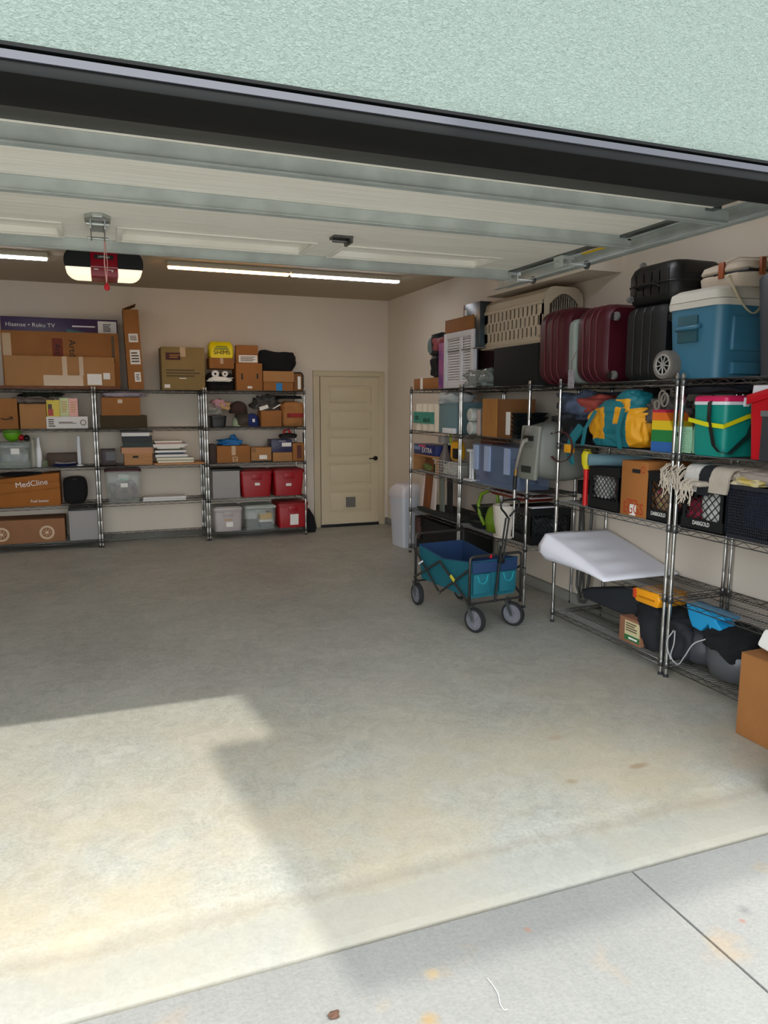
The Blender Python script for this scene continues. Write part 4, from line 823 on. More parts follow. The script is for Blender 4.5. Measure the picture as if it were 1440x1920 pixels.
# shelf 3
e = ext_r(775, 818, 853, 2, d=.22); t = thing('wooden_riser', 'brown wooden riser shelf carrying the dark blue box', 'riser', ((e[0]+e[1])/2, (e[2]+e[3])/2, SZ[2])); W_, D_, H_ = e[1]-e[0], e[3]-e[2], e[5]-e[4]
MB().box(-W_/2, W_/2, -D_/2, D_/2, H_-.02, H_).build('top', WOOD, t, bevel=.002)
for s in (-1, 1): MB().box(-W_/2, W_/2, s*(D_/2-.01)-.01, s*(D_/2-.01)+.01, 0, H_-.02).build('side', WOOD, t)
tag(MB().blob((0, 0, .04), (.12, .18, .09), 54, .1, 2, flat=.7).build('green_pouch', mat('moss_green', '65703a', .8), loc=(XF+.09, (e[2]+e[3])/2+.05, SZ[2]+.002), smooth=True), 'mossy green pouch tucked under the wooden riser', 'pouch')
e2 = (e[0], e[1], e[2]+.02, e[3]-.01, e[5]+.001, zat(834, XF, (e[2]+e[3])/2)); t, dm = carton('dark blue box printed EXTRA on the wooden riser', e2, mat('deep_blue_box', '1D2A66', .4), name='blue_box', flaps=False); dtext(t, dm, 'left', .62, .45, 'EXTRA', .075, PAPER, sx=1.1)
decal(t, dm, 'left', .25, .55, .78, .98, mat('pink_print', 'd0506a', .5), 'print'); decal(t, dm, 'left', .02, .3, .45, .8, mat('pale_blue_print', '7f8fb0', .5), 'print')
# spray gun
y_ = yat(822, XF, 1.2); t = thing('spray_bottle', 'grey trigger spray bottle between the blue box and the yellow drill', 'spray bottle', (XF+.08, y_, SZ[2]+.0)); zt = zat(812, XF, y_)-SZ[2]
MB().loft([(0, .11, .11, .03), (zt*.4, .11, .11, .03), (zt*.62, .05, .05, .02), (zt*.75, .04, .04, .018)]).build('bottle', mat('grey_brown_plastic', '6d645f', .5), t); MB().box(-.05, .05, -.02, .08, zt*.75, zt*.92).build('trigger_head', mat('light_grey_plastic', '9b9690', .5), t, bevel=.008)
# yellow drill in case + strap
y_ = yat(846, XF, 1.1); t = thing('yellow_drill', 'yellow and black cordless drill stood on the wire basket', 'drill', (XF+.07, y_, 1.10))
MB().blob((0, 0, .09), (.10, .19, .20), 55, .05, 1.3, p=.6, flat=.9).build('body', mat('tool_yellow', 'E0A51C', .45), t, smooth=True); MB().box(-.06, -.03, -.08, .0, .02, .12).build('battery', BLACKP, t, bevel=.006)
MB().strap([(-.04, .07, .14), (-.03, .11, .22), (-.01, .13, .28)], .035, .006, (0, 1, .3)).build('strap', mat('lime_strap', 'A4B82A', .6), t)
# wire basket
ya, yb = yat(858, XF, .98), yat(817, XF, .98); t = thing('wire_basket', 'white wire basket holding a white bag under the yellow drill', 'basket', (XF, ya, SZ[2]+.002)); m_ = MB(); Wd_, Dd_, Hd_ = .24, yb-ya, .145
for z in [i*Hd_/5 for i in range(6)]: m_.tube([(0, 0, z), (Wd_, 0, z), (Wd_, Dd_, z), (0, Dd_, z)], .0022 if z < Hd_-.001 else .004, 4, True)
for i in range(9): y = Dd_*i/8; m_.tube([(0, y, Hd_), (0, y, 0), (Wd_, y, 0), (Wd_, y, Hd_)], .002, 4)
for i in range(6): x = Wd_*i/5; m_.tube([(x, 0, Hd_), (x, 0, 0), (x, Dd_, 0), (x, Dd_, Hd_)], .002, 4)
m_.build('wire_cage', mat('white_wire', 'BFC2BE', .4), t)
tag(MB().blob((0, 0, .06), (.20, .30, .15), 56, .15, 2, flat=.8).build('white_sack', mat('pale_sack', 'B5B5AC', .7, bump=.4), loc=(XF+.12, (ya+yb)/2, SZ[2]+.012), smooth=True), 'pale white sack inside the wire basket', 'sack')
# leaning boards behind unit A, standing on the floor against the wall side
def plank(label, px0, px1, pb0, pb1, m, X, ptop, pbot, lvl=3, name='leaning_board', th=.02):
    zb = SZ[lvl]+.001; ya_, yb_ = yat(pb1, X, zb), yat(pb0, X, zb); zt_ = zat(ptop, X, (ya_+yb_)/2); y2_, y3_ = yat(px1, X, zt_), yat(px0, X, zt_)
    m_ = MB(); m_.prism([(ya_, 0), (yb_, 0), (y3_, zt_-zb), (y2_, zt_-zb)], 0, th, 'yz'); tag(m_.build(name, m, loc=(X, 0, zb), bevel=.002), label, 'board')
plank('white trimmed board leaning leftmost under the third shelf', 792, 797, 785, 791, mat('white_trim_board', 'C9BCB2', .6), XF+.06, 882, 950, 1)
plank('orange brown wooden board leaning between two white boards', 798, 811, 791, 806, mat('brown_plank', '8a4f26', .6, var=.3, stretch=(1, 1, .3)), XF+.07, 860, 950, 1)
plank('narrow white board leaning right of the brown board', 813, 818, 806, 814, MATS['white_trim_board'], XF+.06, 890, 950, 1)
plank('grey green panel leaning right of the narrow white board', 823, 831, 824, 831, mat('grey_green_panel', '6f756b', .7), XF+.09, 892, 950, 1)
plank('dark grey panel leaning nearest the post of the first unit', 838, 846, 838, 846, mat('dark_panel', '202020', .7), XF+.11, 898, 955, 1)
# black mat on shelf 2 and black boxes below
e = (XF, XF+.42, 6.29, 7.38, SZ[1]+.001, SZ[1]+.022); tag(MB().blob(((e[0]+e[1])/2, (e[2]+e[3])/2, .012), (.44, 1.1, .04), 57, .04, 3, p=.35, flat=.6).build('rubber_mat', mat('dark_green_mesh', '20241f', .9, bump=.8, bscale=80), loc=(0, 0, SZ[1]), smooth=True), 'dark rubber mat covering the lower shelf of the furthest right unit', 'mat')
e = (XF, XF+.40, 6.32, 7.36, SZ[0]+.001, .43); carton('large black box under the rubber mat behind the wagon', e, mat('black_box', '080908', .7, var=.2), name='black_box')
tag(MB().blob((0, 0, .04), (.04, .10, .26), 58, .2, 3).build('floral_print_cloth', mat('floral_brown', '5e4038', .9, var=.6, vscale=40), loc=(XF-.02, yat(787, XF, .3), .25), smooth=True), 'small brown floral cloth hanging at the front of the black box', 'cloth')

# ================= right wall, unit B =================
e = ext_r(866, 905, 703, 4, d=.24); tag(MB().blob((0, 0, .07), (.20, (e[3]-e[2])*1.2, .17), 61, .22, 2.5, flat=.75).build('plastic_bag', mat('cloudy_plastic', '8d9792', .2, alpha=.6, bump=.8, bscale=14), loc=(XF+.08, (e[2]+e[3])/2-.06, SZ[4]+.002), smooth=True), 'cloudy clear plastic bag in front of the maroon box on the top shelf', 'plastic bag')
e = ext_r(870, 927, 655, 4, d=.2, x=XF+.2); carton('dark maroon patterned box behind the cloudy plastic bag', e, mat('maroon_box', '4a2a2c', .6, var=.4, vscale=20), name='maroon_box', flaps=False)
e = ext_r(926, 1003, 640, 4, d=.38, x=XF+.03); e = (e[0], e[1], 5.03, e[3], e[4], 2.125); t, dm = carton('large very dark green case that carries the pet kennel', e, mat('dark_green_case', '070b09', .8), name='dark_case', cat='case', flaps=False)
# stick-vacuum style box
ya, yb = yat(932, XF+.02, 2.4), yat(893, XF+.02, 2.4); z0_ = 2.13
e = (XF+.02, XF+.16, 5.98, 6.30, SZ[4]+.36, zat(567, XF, 6.1)); t, dm = carton('glossy dark box printed with a pink and silver tool', e, mat('gloss_dark_print', '23292c', .3, var=.5, vscale=3, c2='3f5458'), name='appliance_box', flaps=False)
decal(t, dm, 'left', -.001, .06, 0, 1, mat('crimson_edge', '7a1f38', .5), 'print'); decal(t, dm, 'left', .40, .46, .2, .75, mat('silver_print', '9aa0a4', .4), 'print'); decal(t, dm, 'left', .33, .75, .22, .34, mat('pink_print2', 'b23a58', .5), 'print'); decal(t, dm, 'left', .42, .75, .68, .75, PAPER, 'print'); decal(t, dm, 'left', .06, .2, .75, .88, PAPER, 'print')
# shelf board under it (maroon box is lower): a black tray bridging maroon box and box
tag(MB().box(XF+.0, XF+.36, 5.95, 6.6, 0, .012).build('grey_board', mat('grey_board', '6b6a68', .6), loc=(0, 0, SZ[4]+.345), bevel=.003), 'thin grey board under the glossy dark box', 'board')
# pet kennel
KX0, KX1, KY0, KY1, KZ0, KZ1 = 3.24, 3.61, 5.04, 6.0, 2.127, 2.56
KB = mat('kennel_beige', 'BDAE97', .55, bump=.1, bscale=60)
t = thing('pet_kennel', 'beige plastic pet kennel with slotted sides and wire door on the dark case', 'kennel', ((KX0+KX1)/2, (KY0+KY1)/2, KZ0))
w_, d_, h_ = (KX1-KX0)/2, (KY1-KY0)/2, KZ1-KZ0
m_ = MB(); m_.box(-w_-.015, w_+.015, -d_-.015, d_+.015, 0, .014); m_.box(-w_, w_, -d_, d_, .014, .05); m_.build('base', KB, t, bevel=.004)
m_ = MB(); rows = 3; zb, zt_ = .05, .30; rh = (zt_-zb)/rows; ns = 13
m_.box(w_-.006, w_, -d_, d_, zb, zt_)
for sx in (-1,):
    x0, x1 = (-w_, -w_+.006) if sx < 0 else (w_-.006, w_)
    for r in range(rows):
        z0_, z1_ = zb+r*rh, zb+(r+1)*rh; m_.box(x0, x1, -d_, d_, z0_, z0_+.010); off = .5*(r % 2)
        for i in range(-1, ns+1):
            a = -d_+.05+(i+off)*(2*d_-.1)/ns; b_ = a+(2*d_-.1)/ns*.62
            a, b_ = max(a, -d_), min(b_, d_)
            if b_ > a: m_.box(x0, x1, a, b_, z0_+.010, z1_)
        m_.box(x0, x1, -d_, -d_+.05, z0_, z1_); m_.box(x0, x1, d_-.05, d_, z0_, z1_)
m_.build('slotted_side', KB, t)
prof = [(-w_, .30), (-w_-.008, .305), (-w_-.008, .325), (-w_, .33), (-w_+.012, .385), (-w_+.06, h_-.01), (-w_+.09, h_), (w_-.09, h_), (w_-.06, h_-.01), (w_-.012, .385), (w_, .33), (w_, .30)]
m_ = MB(); m_.add([(x, y, z) for y in (-d_, d_) for x, z in prof], [(i, i+1, i+13, i+12) for i in range(11)]+[tuple(range(12, 24))]); o = m_.build('roof', KB, t)
m_ = MB(); m_.box(-w_+.02, w_-.02, d_-.006, d_, .05, .31); m_.build('rear_wall', KB, t)
# front wall with arched opening
n = 12; ar = [(-.125+.25*i/n, .30+.075*math.sin(math.pi*i/n)) for i in range(n+1)]
m_ = MB(); m_.prism([(-w_+.002, .05), (-.13, .05), (-.13, .30), (-w_+.002, .30)], -d_, -d_+.01, 'xz'); m_.prism([(.13, .05), (w_-.002, .05), (w_-.002, .30), (.13, .30)], -d_, -d_+.01, 'xz'); m_.box(-.13, .13, -d_, -d_+.01, .05, .07)
tp_ = prof[:6][::1]
m_.prism([(-w_, .30), (-.13, .30)]+ar+[(.13, .30), (w_, .30), (w_-.012, .385), (w_-.06, h_-.01), (w_-.09, h_), (-w_+.09, h_), (-w_+.06, h_-.01), (-w_+.012, .385)], -d_, -d_+.01, 'xz'); m_.build('front_wall', KB, t)
m_ = MB()
for i in range(1, 12): x = -.125+.25*i/12; m_.tube([(x, -d_-.004, .06), (x, -d_-.004, .30+.072*math.sin(math.pi*(x+.125)/.25))], .0018, 4)
for z in (.10, .16, .22, .28, .335): k_ = .125 if z < .3 else .10; m_.tube([(-k_, -d_-.006, z), (k_, -d_-.006, z)], .0018, 4)
m_.tube([(x, -d_-.004, z) for x, z in ar], .004, 5); m_.build('wire_door', CHROME, t)
# shelf 2: two rolls end-on, bamboo board set, black trays
for i, (py0, py1) in enumerate(((745, 780), (781, 815))):
    y_ = yat(880, XF, 1.5); zc_ = SZ[3]+.063+.121*(1-i); m_ = MB(); m_.T = Matrix.Rotation(H, 4, 'Y'); m_.lathe([(.012, 0), (.05, 0), (.06, .006), (.06, .25), (.05, .256), (.012, .256)], 24)
    tag(m_.build('foam_roll', mat('wrapped_white_roll', 'C9CDC8', .4, var=.1, vscale=30), loc=(XF, y_, zc_)), ['upper white wrapped roll seen end-on on the second shelf', 'lower white wrapped roll seen end-on on the second shelf'][i], 'roll', 'white wrapped rolls')
tag(MB().box(.0, .02, 0, .05, 0, .23).build('pinkish_packet', mat('pinkish_card', 'C3B0A8', .6), loc=(XF+.03, yat(899, XF+.03, 1.5), SZ[3]+.001), bevel=.003), 'slim pinkish packet between the white rolls and the bamboo board', 'packet')
ya, yb = yat(930, XF, 1.5), yat(904, XF, 1.5); H_ = zat(748, XF, yb)-SZ[3]
t = thing('bamboo_box', 'bamboo slatted box standing upright on the second shelf', 'box', (XF, ya, SZ[3]+.001))
for i in range(6): MB().box(0, .012, (yb-ya)*i/6+.001, (yb-ya)*(i+1)/6-.001, 0, H_).build('bamboo_slat', mat('bamboo', 'B07A3E', .5, var=.15, stretch=(1, 1, .2)), t)
MB().box(.0125, .25, -.22, (yb-ya), 0, H_-.004).build('body', CARD3, t)
trayM = mat('black_tray', '1b2223', .35)
yc = yat(953, XF+.02, 1.5)
for i in range(6):
    z0_ = SZ[3]+.001+i*.036; m_ = MB(); m_.loft([(0, .26, .21, .03), (.028, .30, .25, .03), (.033, .31, .26, .03), (.033, .29, .24, .03), (.006, .25, .20, .03)], cap1=True)
    tag(m_.build('stacked_tray', trayM, loc=(XF+.17, yc-.03, z0_)), ['black plastic food tray, lowest of the stack beside the bamboo box', 'black food tray, second from the bottom beside the bamboo box', 'black food tray, third from the bottom beside the bamboo box', 'black food tray, fourth from the bottom beside the bamboo box', 'black food tray just under the topmost beside the bamboo box', 'black food tray topping the stack beside the bamboo box'][i], 'tray', 'stacked black trays')
tag(MB().box(0, .003, -.02, .05, 0, .19).build('white_price_card', PAPER, loc=(XF-.004, yc-.05, SZ[3]+.03)), 'white printed card wrapped on the black tray stack', 'label')
# shelf 3
y_ = yat(876, XF, 1.1); t = thing('towel_stand', 'white post stand with two rods on the third shelf beside the blue bin', 'stand', (XF+.05, y_, SZ[2]+.001)); MB().box(-.05, .05, -.08, .08, 0, .015).build('base', WHITEP, t, bevel=.003)
for yy in (-.025, .025): MB().tube([(0, yy, .015), (0, yy, .27)], .012, 8).build('rod', WHITEP, t)
MB().box(-.03, .03, -.06, .06, .27, .295).build('cap', WHITEP, t, bevel=.003)
e = (XF+.2, XF+.4, y_-.1, y_+.12, SZ[2], zat(823, XF+.2, y_)); carton('reddish brown box behind the white post stand', e, mat('rust_box', '7a4424', .7), name='rust_box')
e = ext_r(884, 972, 836, 2, d=.36); BLUEC = mat('translucent_blue', '8CA4CC', .2, alpha=.42, var=.1)
t, dm = tote('translucent pale blue bin with dark things inside, on the third shelf', e, BLUEC, None, 'blue_bin', 'bin', taper=.9, handle=False, lidh=0)
for (a, b_) in ((.04, .14), (.3, .42), (.74, .84)): decal(t, dm, 'left', a, b_, .35, .97, mat('pale_blue_rib', 'A6B8D8', .3), 'rib', t=.006, e=.012)
tag(MB().blob((0, 0, .10), (.23, (e[3]-e[2])*.74, .20), 62, .15, 2, p=.5, flat=.8).build('dark_textiles', BLACKF, loc=((e[0]+e[1])/2, (e[2]+e[3])/2, SZ[2]+.012), smooth=True), 'dark textiles inside the translucent blue bin', 'textiles')
# shelf 4: watering can, ribbed planter, crate, nested pans, red-white tray
y_ = yat(905, XF, .7); GR = mat('leaf_green_plastic', '6E8F1E', .4)
t = thing('watering_can', 'lime green watering can with a big loop handle beside the white planter', 'watering can', (XF+.12, y_-.03, SZ[1]+.001))
MB().loft([(0, .17, .17, .08), (.12, .19, .19, .09), (.20, .15, .15, .07), (.23, .10, .10, .045)]).build('body', GR, t, smooth=True)
MB().tube([(-.08, .06, .05), (-.10, .12, .14), (-.10, .15, .24), (-.08, .13, .33), (-.04, .05, .37), (0, -.01, .35), (.01, -.03, .24)], .017, 8).build('handle', GR, t, smooth=True)
y_ = yat(940, XF, .65); zt = zat(947, XF, y_)-SZ[1]; PW = mat('white_ceramic', 'D6CDBF', .45)
t = thing('ribbed_planter', 'white ribbed plant pot with saucer on the fourth shelf', 'planter', (XF+.04, y_, SZ[1]+.001))
m_ = MB(); n = 48; R_ = [(.075, .02), (.095, .12), (.108, zt-.02), (.110, zt), (.100, zt), (.098, zt-.03), (.02, .04)]
vs = []; fs = []
for i, (r, z) in enumerate(R_):
    for j in range(n): rk = r*(1+(.018 if j % 2 and 0 < i+1 < 4 else 0)); vs.append((rk*math.cos(2*math.pi*j/n), rk*math.sin(2*math.pi*j/n), z))
for i in range(len(R_)-1):
    for j in range(n): fs.append((i*n+j, i*n+(j+1) % n, (i+1)*n+(j+1) % n, (i+1)*n+j))
m_.add(vs, fs); m_.build('pot', PW, t, smooth=False); MB().lathe([(.07, 0), (.10, .008), (.105, .025), (.095, .025), (.07, .012)], 32).build('saucer', PW, t)
def crate(label, ext, m, lattice=('left', 'front'), word=None, name='milk_crate', cell=.045, group=None, bands=(.24, .20)):
    x0, x1, y0, y1, z0, z1 = ext; W, D, Hh = x1-x0, y1-y0, z1-z0; t = thing(name, label, 'crate', ((x0+x1)/2, (y0+y1)/2, z0), 0, group)
    m_ = MB(); b0, b1 = bands[0]*Hh, Hh-bands[1]*Hh; th = .008
    for (a, b_, lo, hi) in ((0, b0, None, None), (b1, Hh, None, None)):
        m_.box(-W/2, W/2, -D/2, -D/2+th, a, b_); m_.box(-W/2, W/2, D/2-th, D/2, a, b_); m_.box(-W/2, -W/2+th, -D/2+th, D/2-th, a, b_); m_.box(W/2-th, W/2, -D/2+th, D/2-th, a, b_)
    c = .03
    for sx in (-1, 1):
        for sy in (-1, 1):
            m_.box(min(sx*W/2, sx*(W/2-c)), max(sx*W/2, sx*(W/2-c)), min(sy*D/2, sy*(D/2-th)), max(sy*D/2, sy*(D/2-th)), b0, b1)
            m_.box(min(sx*W/2, sx*(W/2-th)), max(sx*W/2, sx*(W/2-th)), min(sy*D/2, sy*(D/2-c)), max(sy*D/2, sy*(D/2-c)), b0, b1)
    m_.box(-W/2, W/2, -D/2, D/2, 0, .006); m_.box(-W/2-.004, W/2+.004, -D/2-.004, D/2+.004, Hh-.012, Hh-.004)
    m_.build('shell', m, t)
    hh = b1-b0
    for fc in ('left', 'front', 'right', 'back'):
        Lh = (D if fc in ('left', 'right') else W)-2*c; l = MB(); k = -hh
        def P3(u, v):
            if fc == 'left': return (-W/2+.003, D/2-c-u, b0+v)
            if fc == 'right': return (W/2-.003, D/2-c-u, b0+v)
            if fc == 'front': return (-W/2+c+u, -D/2+.003, b0+v)
            return (-W/2+c+u, D/2-.003, b0+v)
        for s in (0, 1):
            u0 = -hh
            while u0 < Lh:
                a, b_ = (u0, 0), (u0+hh, hh)
                if a[0] < 0: a = (0, -u0)
                if b_[0] > Lh: b_ = (Lh, Lh-u0)
                if a[1] < hh and b_[0] > a[0]+.004:
                    A, B_ = (a, b_) if s == 0 else ((a[0], hh-a[1]), (b_[0], hh-b_[1])); l.tube([P3(*A), P3(*B_)], .0035, 4)
                u0 += cell
        lo = l.build('lattice', m, t); lo['kind'] = 'stuff'
    if word: dtext(t, (W, D, Hh), 'left', .5, .15, word, .034, PAPER, sx=.75)
    return t, (W, D, Hh)
BCR = mat('black_crate_plastic', '0c0f12', .5)
e = (XF+.05, 3.60, 5.085, 5.42, SZ[1]+.001, zat(955, XF+.05, 5.09)); crate('black milk crate at the near end of the planter shelf', e, BCR, cell=.04)
tag(MB().blob((0, 0, .09), (.28, .24, .22), 63, .2, 2.5, p=.6, flat=.85).build('crate_contents', mat('dark_jars', '3c4346', .4, var=.6, vscale=26), loc=(XF+.24, 5.25, SZ[1]+.014), smooth=True), 'dark jumbled jars inside the crate beside the planter', 'jars')
tag(MB().box(-.06, .16, -.03, .03, 0, .01).build('white_handle_tool', WHITEP, loc=(XF+.12, 5.12, e[5]+.003), bevel=.003), 'white handled tool lying across the black crate', 'tool')
# nested pans hanging high on shelf 4
for i in range(3):
    z0_ = SZ[1]+.001+i*.075; m_ = MB(); m_.loft([(0, .20, .16, .03), (.055, .27, .20, .03), (.062, .28, .21, .03), (.058, .25, .19, .03)], cap1=True); tag(m_.build('seed_tray', trayM, loc=(XF+.14, 6.0-.02*i, z0_)), ['black planting tray, bottom one of three behind the green can', 'black planting tray, middle one of three behind the green can', 'black planting tray, top one of three behind the green can'][i], 'tray', 'black planting trays')
m_ = MB(); m_.loft([(0, .24, .62, .03), (.03, .30, .70, .04), (.036, .31, .72, .04), (.034, .28, .69, .04)], cap1=True)
y_ = 5.50; rt = thing('red_serving_tray', 'red tray with white rim lying over the crate and planter', 'tray', (XF+.20, y_, SZ[1]+.345)); m_.build('tray', mat('brick_red_enamel', '8a2a1c', .4), rt); MB().tube([(x*1.0, y, .036) for x, y in rr_ring(.31, .72, .04)], .006, 5, True).build('rim', WHITEP, rt)
# ================= gap between units: hose reel =================
t = thing('hose_reel', 'large grey wall-mounted garden hose reel sticking out between the shelving units', 'hose reel', (3.32, 4.845, 1.295)); GRP = mat('reel_grey_plastic', '70736c', .45, bump=.05)
m_ = MB(); n = 22
def reel_ring(x, ry, rz, oz=0, p=.62):
    return [(x, ry*math.copysign(abs(math.cos(a))**p, math.cos(a)), oz+rz*math.copysign(abs(math.sin(a))**p, math.sin(a))) for a in [2*math.pi*i/n for i in range(n)]]
R_ = [(-.30, .05, .13, .0), (-.295, .11, .18, .0), (-.24, .135, .20, 0), (-.12, .175, .225, 0), (.0, .19, .235, 0), (.12, .185, .225, 0), (.22, .14, .18, 0), (.26, .08, .13, 0)]
vs = [p for q_ in R_ for p in reel_ring(*q_)]; fs = [(i*n+j, i*n+(j+1) % n, (i+1)*n+(j+1) % n, (i+1)*n+j) for i in range(len(R_)-1) for j in range(n)]+[tuple(range(n)), tuple((len(R_)-1)*n+j for j in range(n))]
m_.add(vs, fs); m_.build('drum_housing', GRP, t, smooth=True)
MB().obox((-.285, 0, -.01), (.035, .25, .41), (0, .08, 0)).build('front_shield', mat('reel_lighter_grey', '80837a', .45), t, bevel=.012, seg=3)
MB().box(-.312, -.27, -.07, .06, .08, .12).build('hose_mouth', BLACKP, t, bevel=.004); MB().box(-.322, -.28, -.07, .06, -.16, -.11).build('rating_label', mat('dark_label', '2b2f2e', .4), t)
for z in (.14, .03, -.08): m_ = MB(); m_.T = Matrix.Translation((-.19, -.142, z)) @ Matrix.Rotation(H, 4, 'X'); m_.lathe([(.007, 0), (.007, .004)], 8); m_.build('screw', BLACKP, t)
MB().box(.20, .28, -.09, .09, -.14, .14).build('wall_bracket', mat('reel_dark_bracket', '3c3f3d', .5), t, bevel=.008)
MB().tube([(-.29, 0, .09), (-.335, .01, .075), (-.35, .02, .03), (-.355, .05, -.06), (-.36, .07, -.14)], [.022, .016, .012, .011, .010], 8).build('leader_hose', mat('grey_hose', '8f8a82', .5), t, smooth=True)
MB().tube([(-.36, .07, -.14), (-.36, .075, -.19)], .010, 8).build('brass_fitting', mat('brass', 'B98A45', .3, metal=.9), t)
MB().tube([(-.36, .075, -.19), (-.36, .08, -.26), (-.36, .08, -.30)], [.016, .017, .014], 10).build('hose_grip', BLACKP, t)
MB().tube([(-.36, .08, -.30), (-.36, .08, -.37)], .014, 10).build('chrome_collar', CHROME, t)
MB().tube([(-.36, .08, -.37), (-.36, .085, -.68)], .008, 8).build('wand', CHROME, t)
# hanging dark hose loops at the wall
t = thing('hanging_hose', 'dark grey hose hanging in long loops against the wall under the reel', 'hose', (3.56, 4.80, .0))
pts = [(.0, -.02, 1.05), (.0, .0, 1.0)]+[(-.01+.01*math.sin(i*.5), -.03-.035*math.sin(math.pi*i/20), 1.0-.9*i/20) for i in range(1, 21)]+[(-.02, -.02+.0, .075), (-.02, .03, .07)]+[(-.02, .05-.03*math.sin(math.pi*i/20), .1+.85*i/20) for i in range(0, 21)]
MB().tube(pts, .012, 8).build('hose', mat('dark_grey_hose', '4a4a48', .5), t, smooth=True)
MB().tube([(-.05, .02, .92), (-.05, -.03, .5), (-.05, -.05, .2), (-.05, -.01, .12), (-.05, .04, .2), (-.05, .03, .92)], .010, 8).build('hose', MATS['dark_grey_hose'], t, smooth=True)
MB().box(-.07, .07, -.05, .06, .95, 1.06).build('hook', BLACKP, t, bevel=.006)

# ================= right wall, unit C =================
MAR = mat('maroon_suitcase', '450d1a', .45, bump=.15, bscale=50); MARL = mat('maroon_piping', '6a2a36', .4)
def wheel(par, c, r, m2, ax='y', name='wheel'):
    m_ = MB(); m_.T = Matrix.Translation(c) @ (Matrix.Rotation(H, 4, 'X') if ax == 'y' else Matrix.Rotation(H, 4, 'Y')); m_.lathe([(r*.3, -.012), (r*.9, -.012), (r, -.006), (r, .006), (r*.9, .012), (r*.3, .012)], 18); o = m_.build(name, m2, par); m2_ = MB(); m2_.T = m_.T; m2_.lathe([(r*.22, -.016), (r*.22, .016)], 10); m2_.build('hub', CHROME, o); return o
def suitcase(label, x0, x1, y0, y1, z0, z1, m, piping, rad=.05, wheels=True, handle=True, ribs=0, group=None, name='suitcase'):
    W, D, Hh = x1-x0, y1-y0, z1-z0; t = thing(name, label, 'suitcase', ((x0+x1)/2, (y0+y1)/2, z0), 0, group)
    # thickness along y, wheels end faces -y side? body lofted along y
    m_ = MB(); m_.T = Matrix.Translation((0, 0, Hh/2)) @ Matrix.Rotation(H, 4, 'X')      # local z -> -y
    m_.loft([(-D/2, W*.86, Hh*.90, rad), (-D/2+.02, W*.95, Hh*.97, rad*1.2), (-D/2+.05, W, Hh, rad*1.3), (D/2-.05, W, Hh, rad*1.3), (D/2-.02, W*.95, Hh*.97, rad*1.2), (D/2, W*.86, Hh*.90, rad)], n=7); m_.build('body', m, t, smooth=None)
    for yy in (-.22, .0, .2):
        p = MB(); p.T = m_.T; p.tube([(x, y, yy*D) for x, y in rr_ring(W+.004, Hh+.002, rad*1.3, 7)], .004, 5, True); p.build('zip' if yy == 0 else 'piping', piping, t)
    if handle: MB().tube([(-W*.1, -D/2+.01, Hh*.34), (-W*.1, -D/2-.03, Hh*.36), (-W*.1, -D/2-.035, Hh*.5), (-W*.1, -D/2-.03, Hh*.64), (-W*.1, -D/2+.01, Hh*.66)], .010, 6).build('carry_handle', m, t, smooth=True)
    if wheels:
        for sx in (-.36, .36):
            for zz in (.045, Hh-.09):
                wheel(t, (sx*W, -D/2-.032, zz), .030, GREYP, 'x'); MB().box(sx*W-.02, sx*W+.02, -D/2-.025, -D/2+.02, zz-.02, zz+.02).build('wheel_fork', BLACKP, t, bevel=.004)
    for i in range(ribs):
        zz = Hh*(.12+.76*i/(ribs-1)); MB().box(-W/2-.003, -W/2+.01, -D*.38, D*.38, zz-.004, zz+.004).build('rib', m, t, bevel=.002)
    return t
z4 = SZ[4]+.001
suitcase('maroon fabric suitcase with a carry handle, next to the pet kennel', 3.165, 3.56, 4.60, 4.99, z4, z4+.55, MAR, MARL, wheels=False, rad=.09)
s2 = suitcase('maroon suitcase with spinner wheels and a hanging tag, against the black suitcase', 3.165, 3.56, 4.16, 4.50, z4, z4+.52, MAR, MARL, handle=False, rad=.09)
tg = MB(); tg.box(-.005, 0, -.035, .035, -.13, 0); tt = thing('luggage_tag', 'grey speckled luggage tag hanging over the shelf edge on a string', 'tag', (3.145, 4.50, 1.895)); tg.build('tag', mat('speckled_tag', 'A9A3AC', .6, var=.4, vscale=90), tt); MB().tube([(-.002, 0, 0), (.0, .0, .06), (.02, -.02, .13)], .0025, 4).build('string', MARL, tt)
tag(MB().blob((0, 0, .23), (.30, .085, .46), 64, .04, 1.2, p=.4, flat=.98).build('neck_pillow', mat('grey_green_pillow', '8F9A92', .7, bump=.3, bscale=15), loc=(3.31, 4.548, z4), smooth=True), 'slim grey green cushion wedged between the two maroon suitcases', 'pillow')
BLS = mat('black_suitcase_fabric', '070808', .65, bump=.25, bscale=90); BLG = mat('black_hard_shell', '0c0e0e', .45)
suitcase('tall black fabric suitcase with small grey wheels beside the blue cooler', 3.20, 3.59, 3.66, 4.02, z4, 2.265, BLS, BLACKP, handle=False, rad=.05)
t = thing('hard_shell_suitcase', 'black hard-shell suitcase lying flat on the tall black suitcase', 'suitcase', (3.43, 3.83, 2.267)); Wt, Dt, Ht = .42, .46, .25
m_ = MB(); m_.loft([(0, Wt*.8, Dt*.84, .07), (.02, Wt*.92, Dt*.93, .08), (.06, Wt, Dt, .09), (Ht-.06, Wt, Dt, .09), (Ht-.02, Wt*.92, Dt*.93, .08), (Ht, Wt*.8, Dt*.84, .07)], n=7); m_.build('shell', BLG, t)
for i in range(5): MB().box(-Wt/2+.0, -Wt/2+.012, -.17+.07*i, -.155+.07*i, .05, Ht-.05).build('rib', BLG, t, bevel=.003)
for i in range(7): MB().box(-.14, .14, -Dt/2-.003, -Dt/2+.01, .05+.02*i, .056+.02*i).build('rib', BLG, t, bevel=.001)
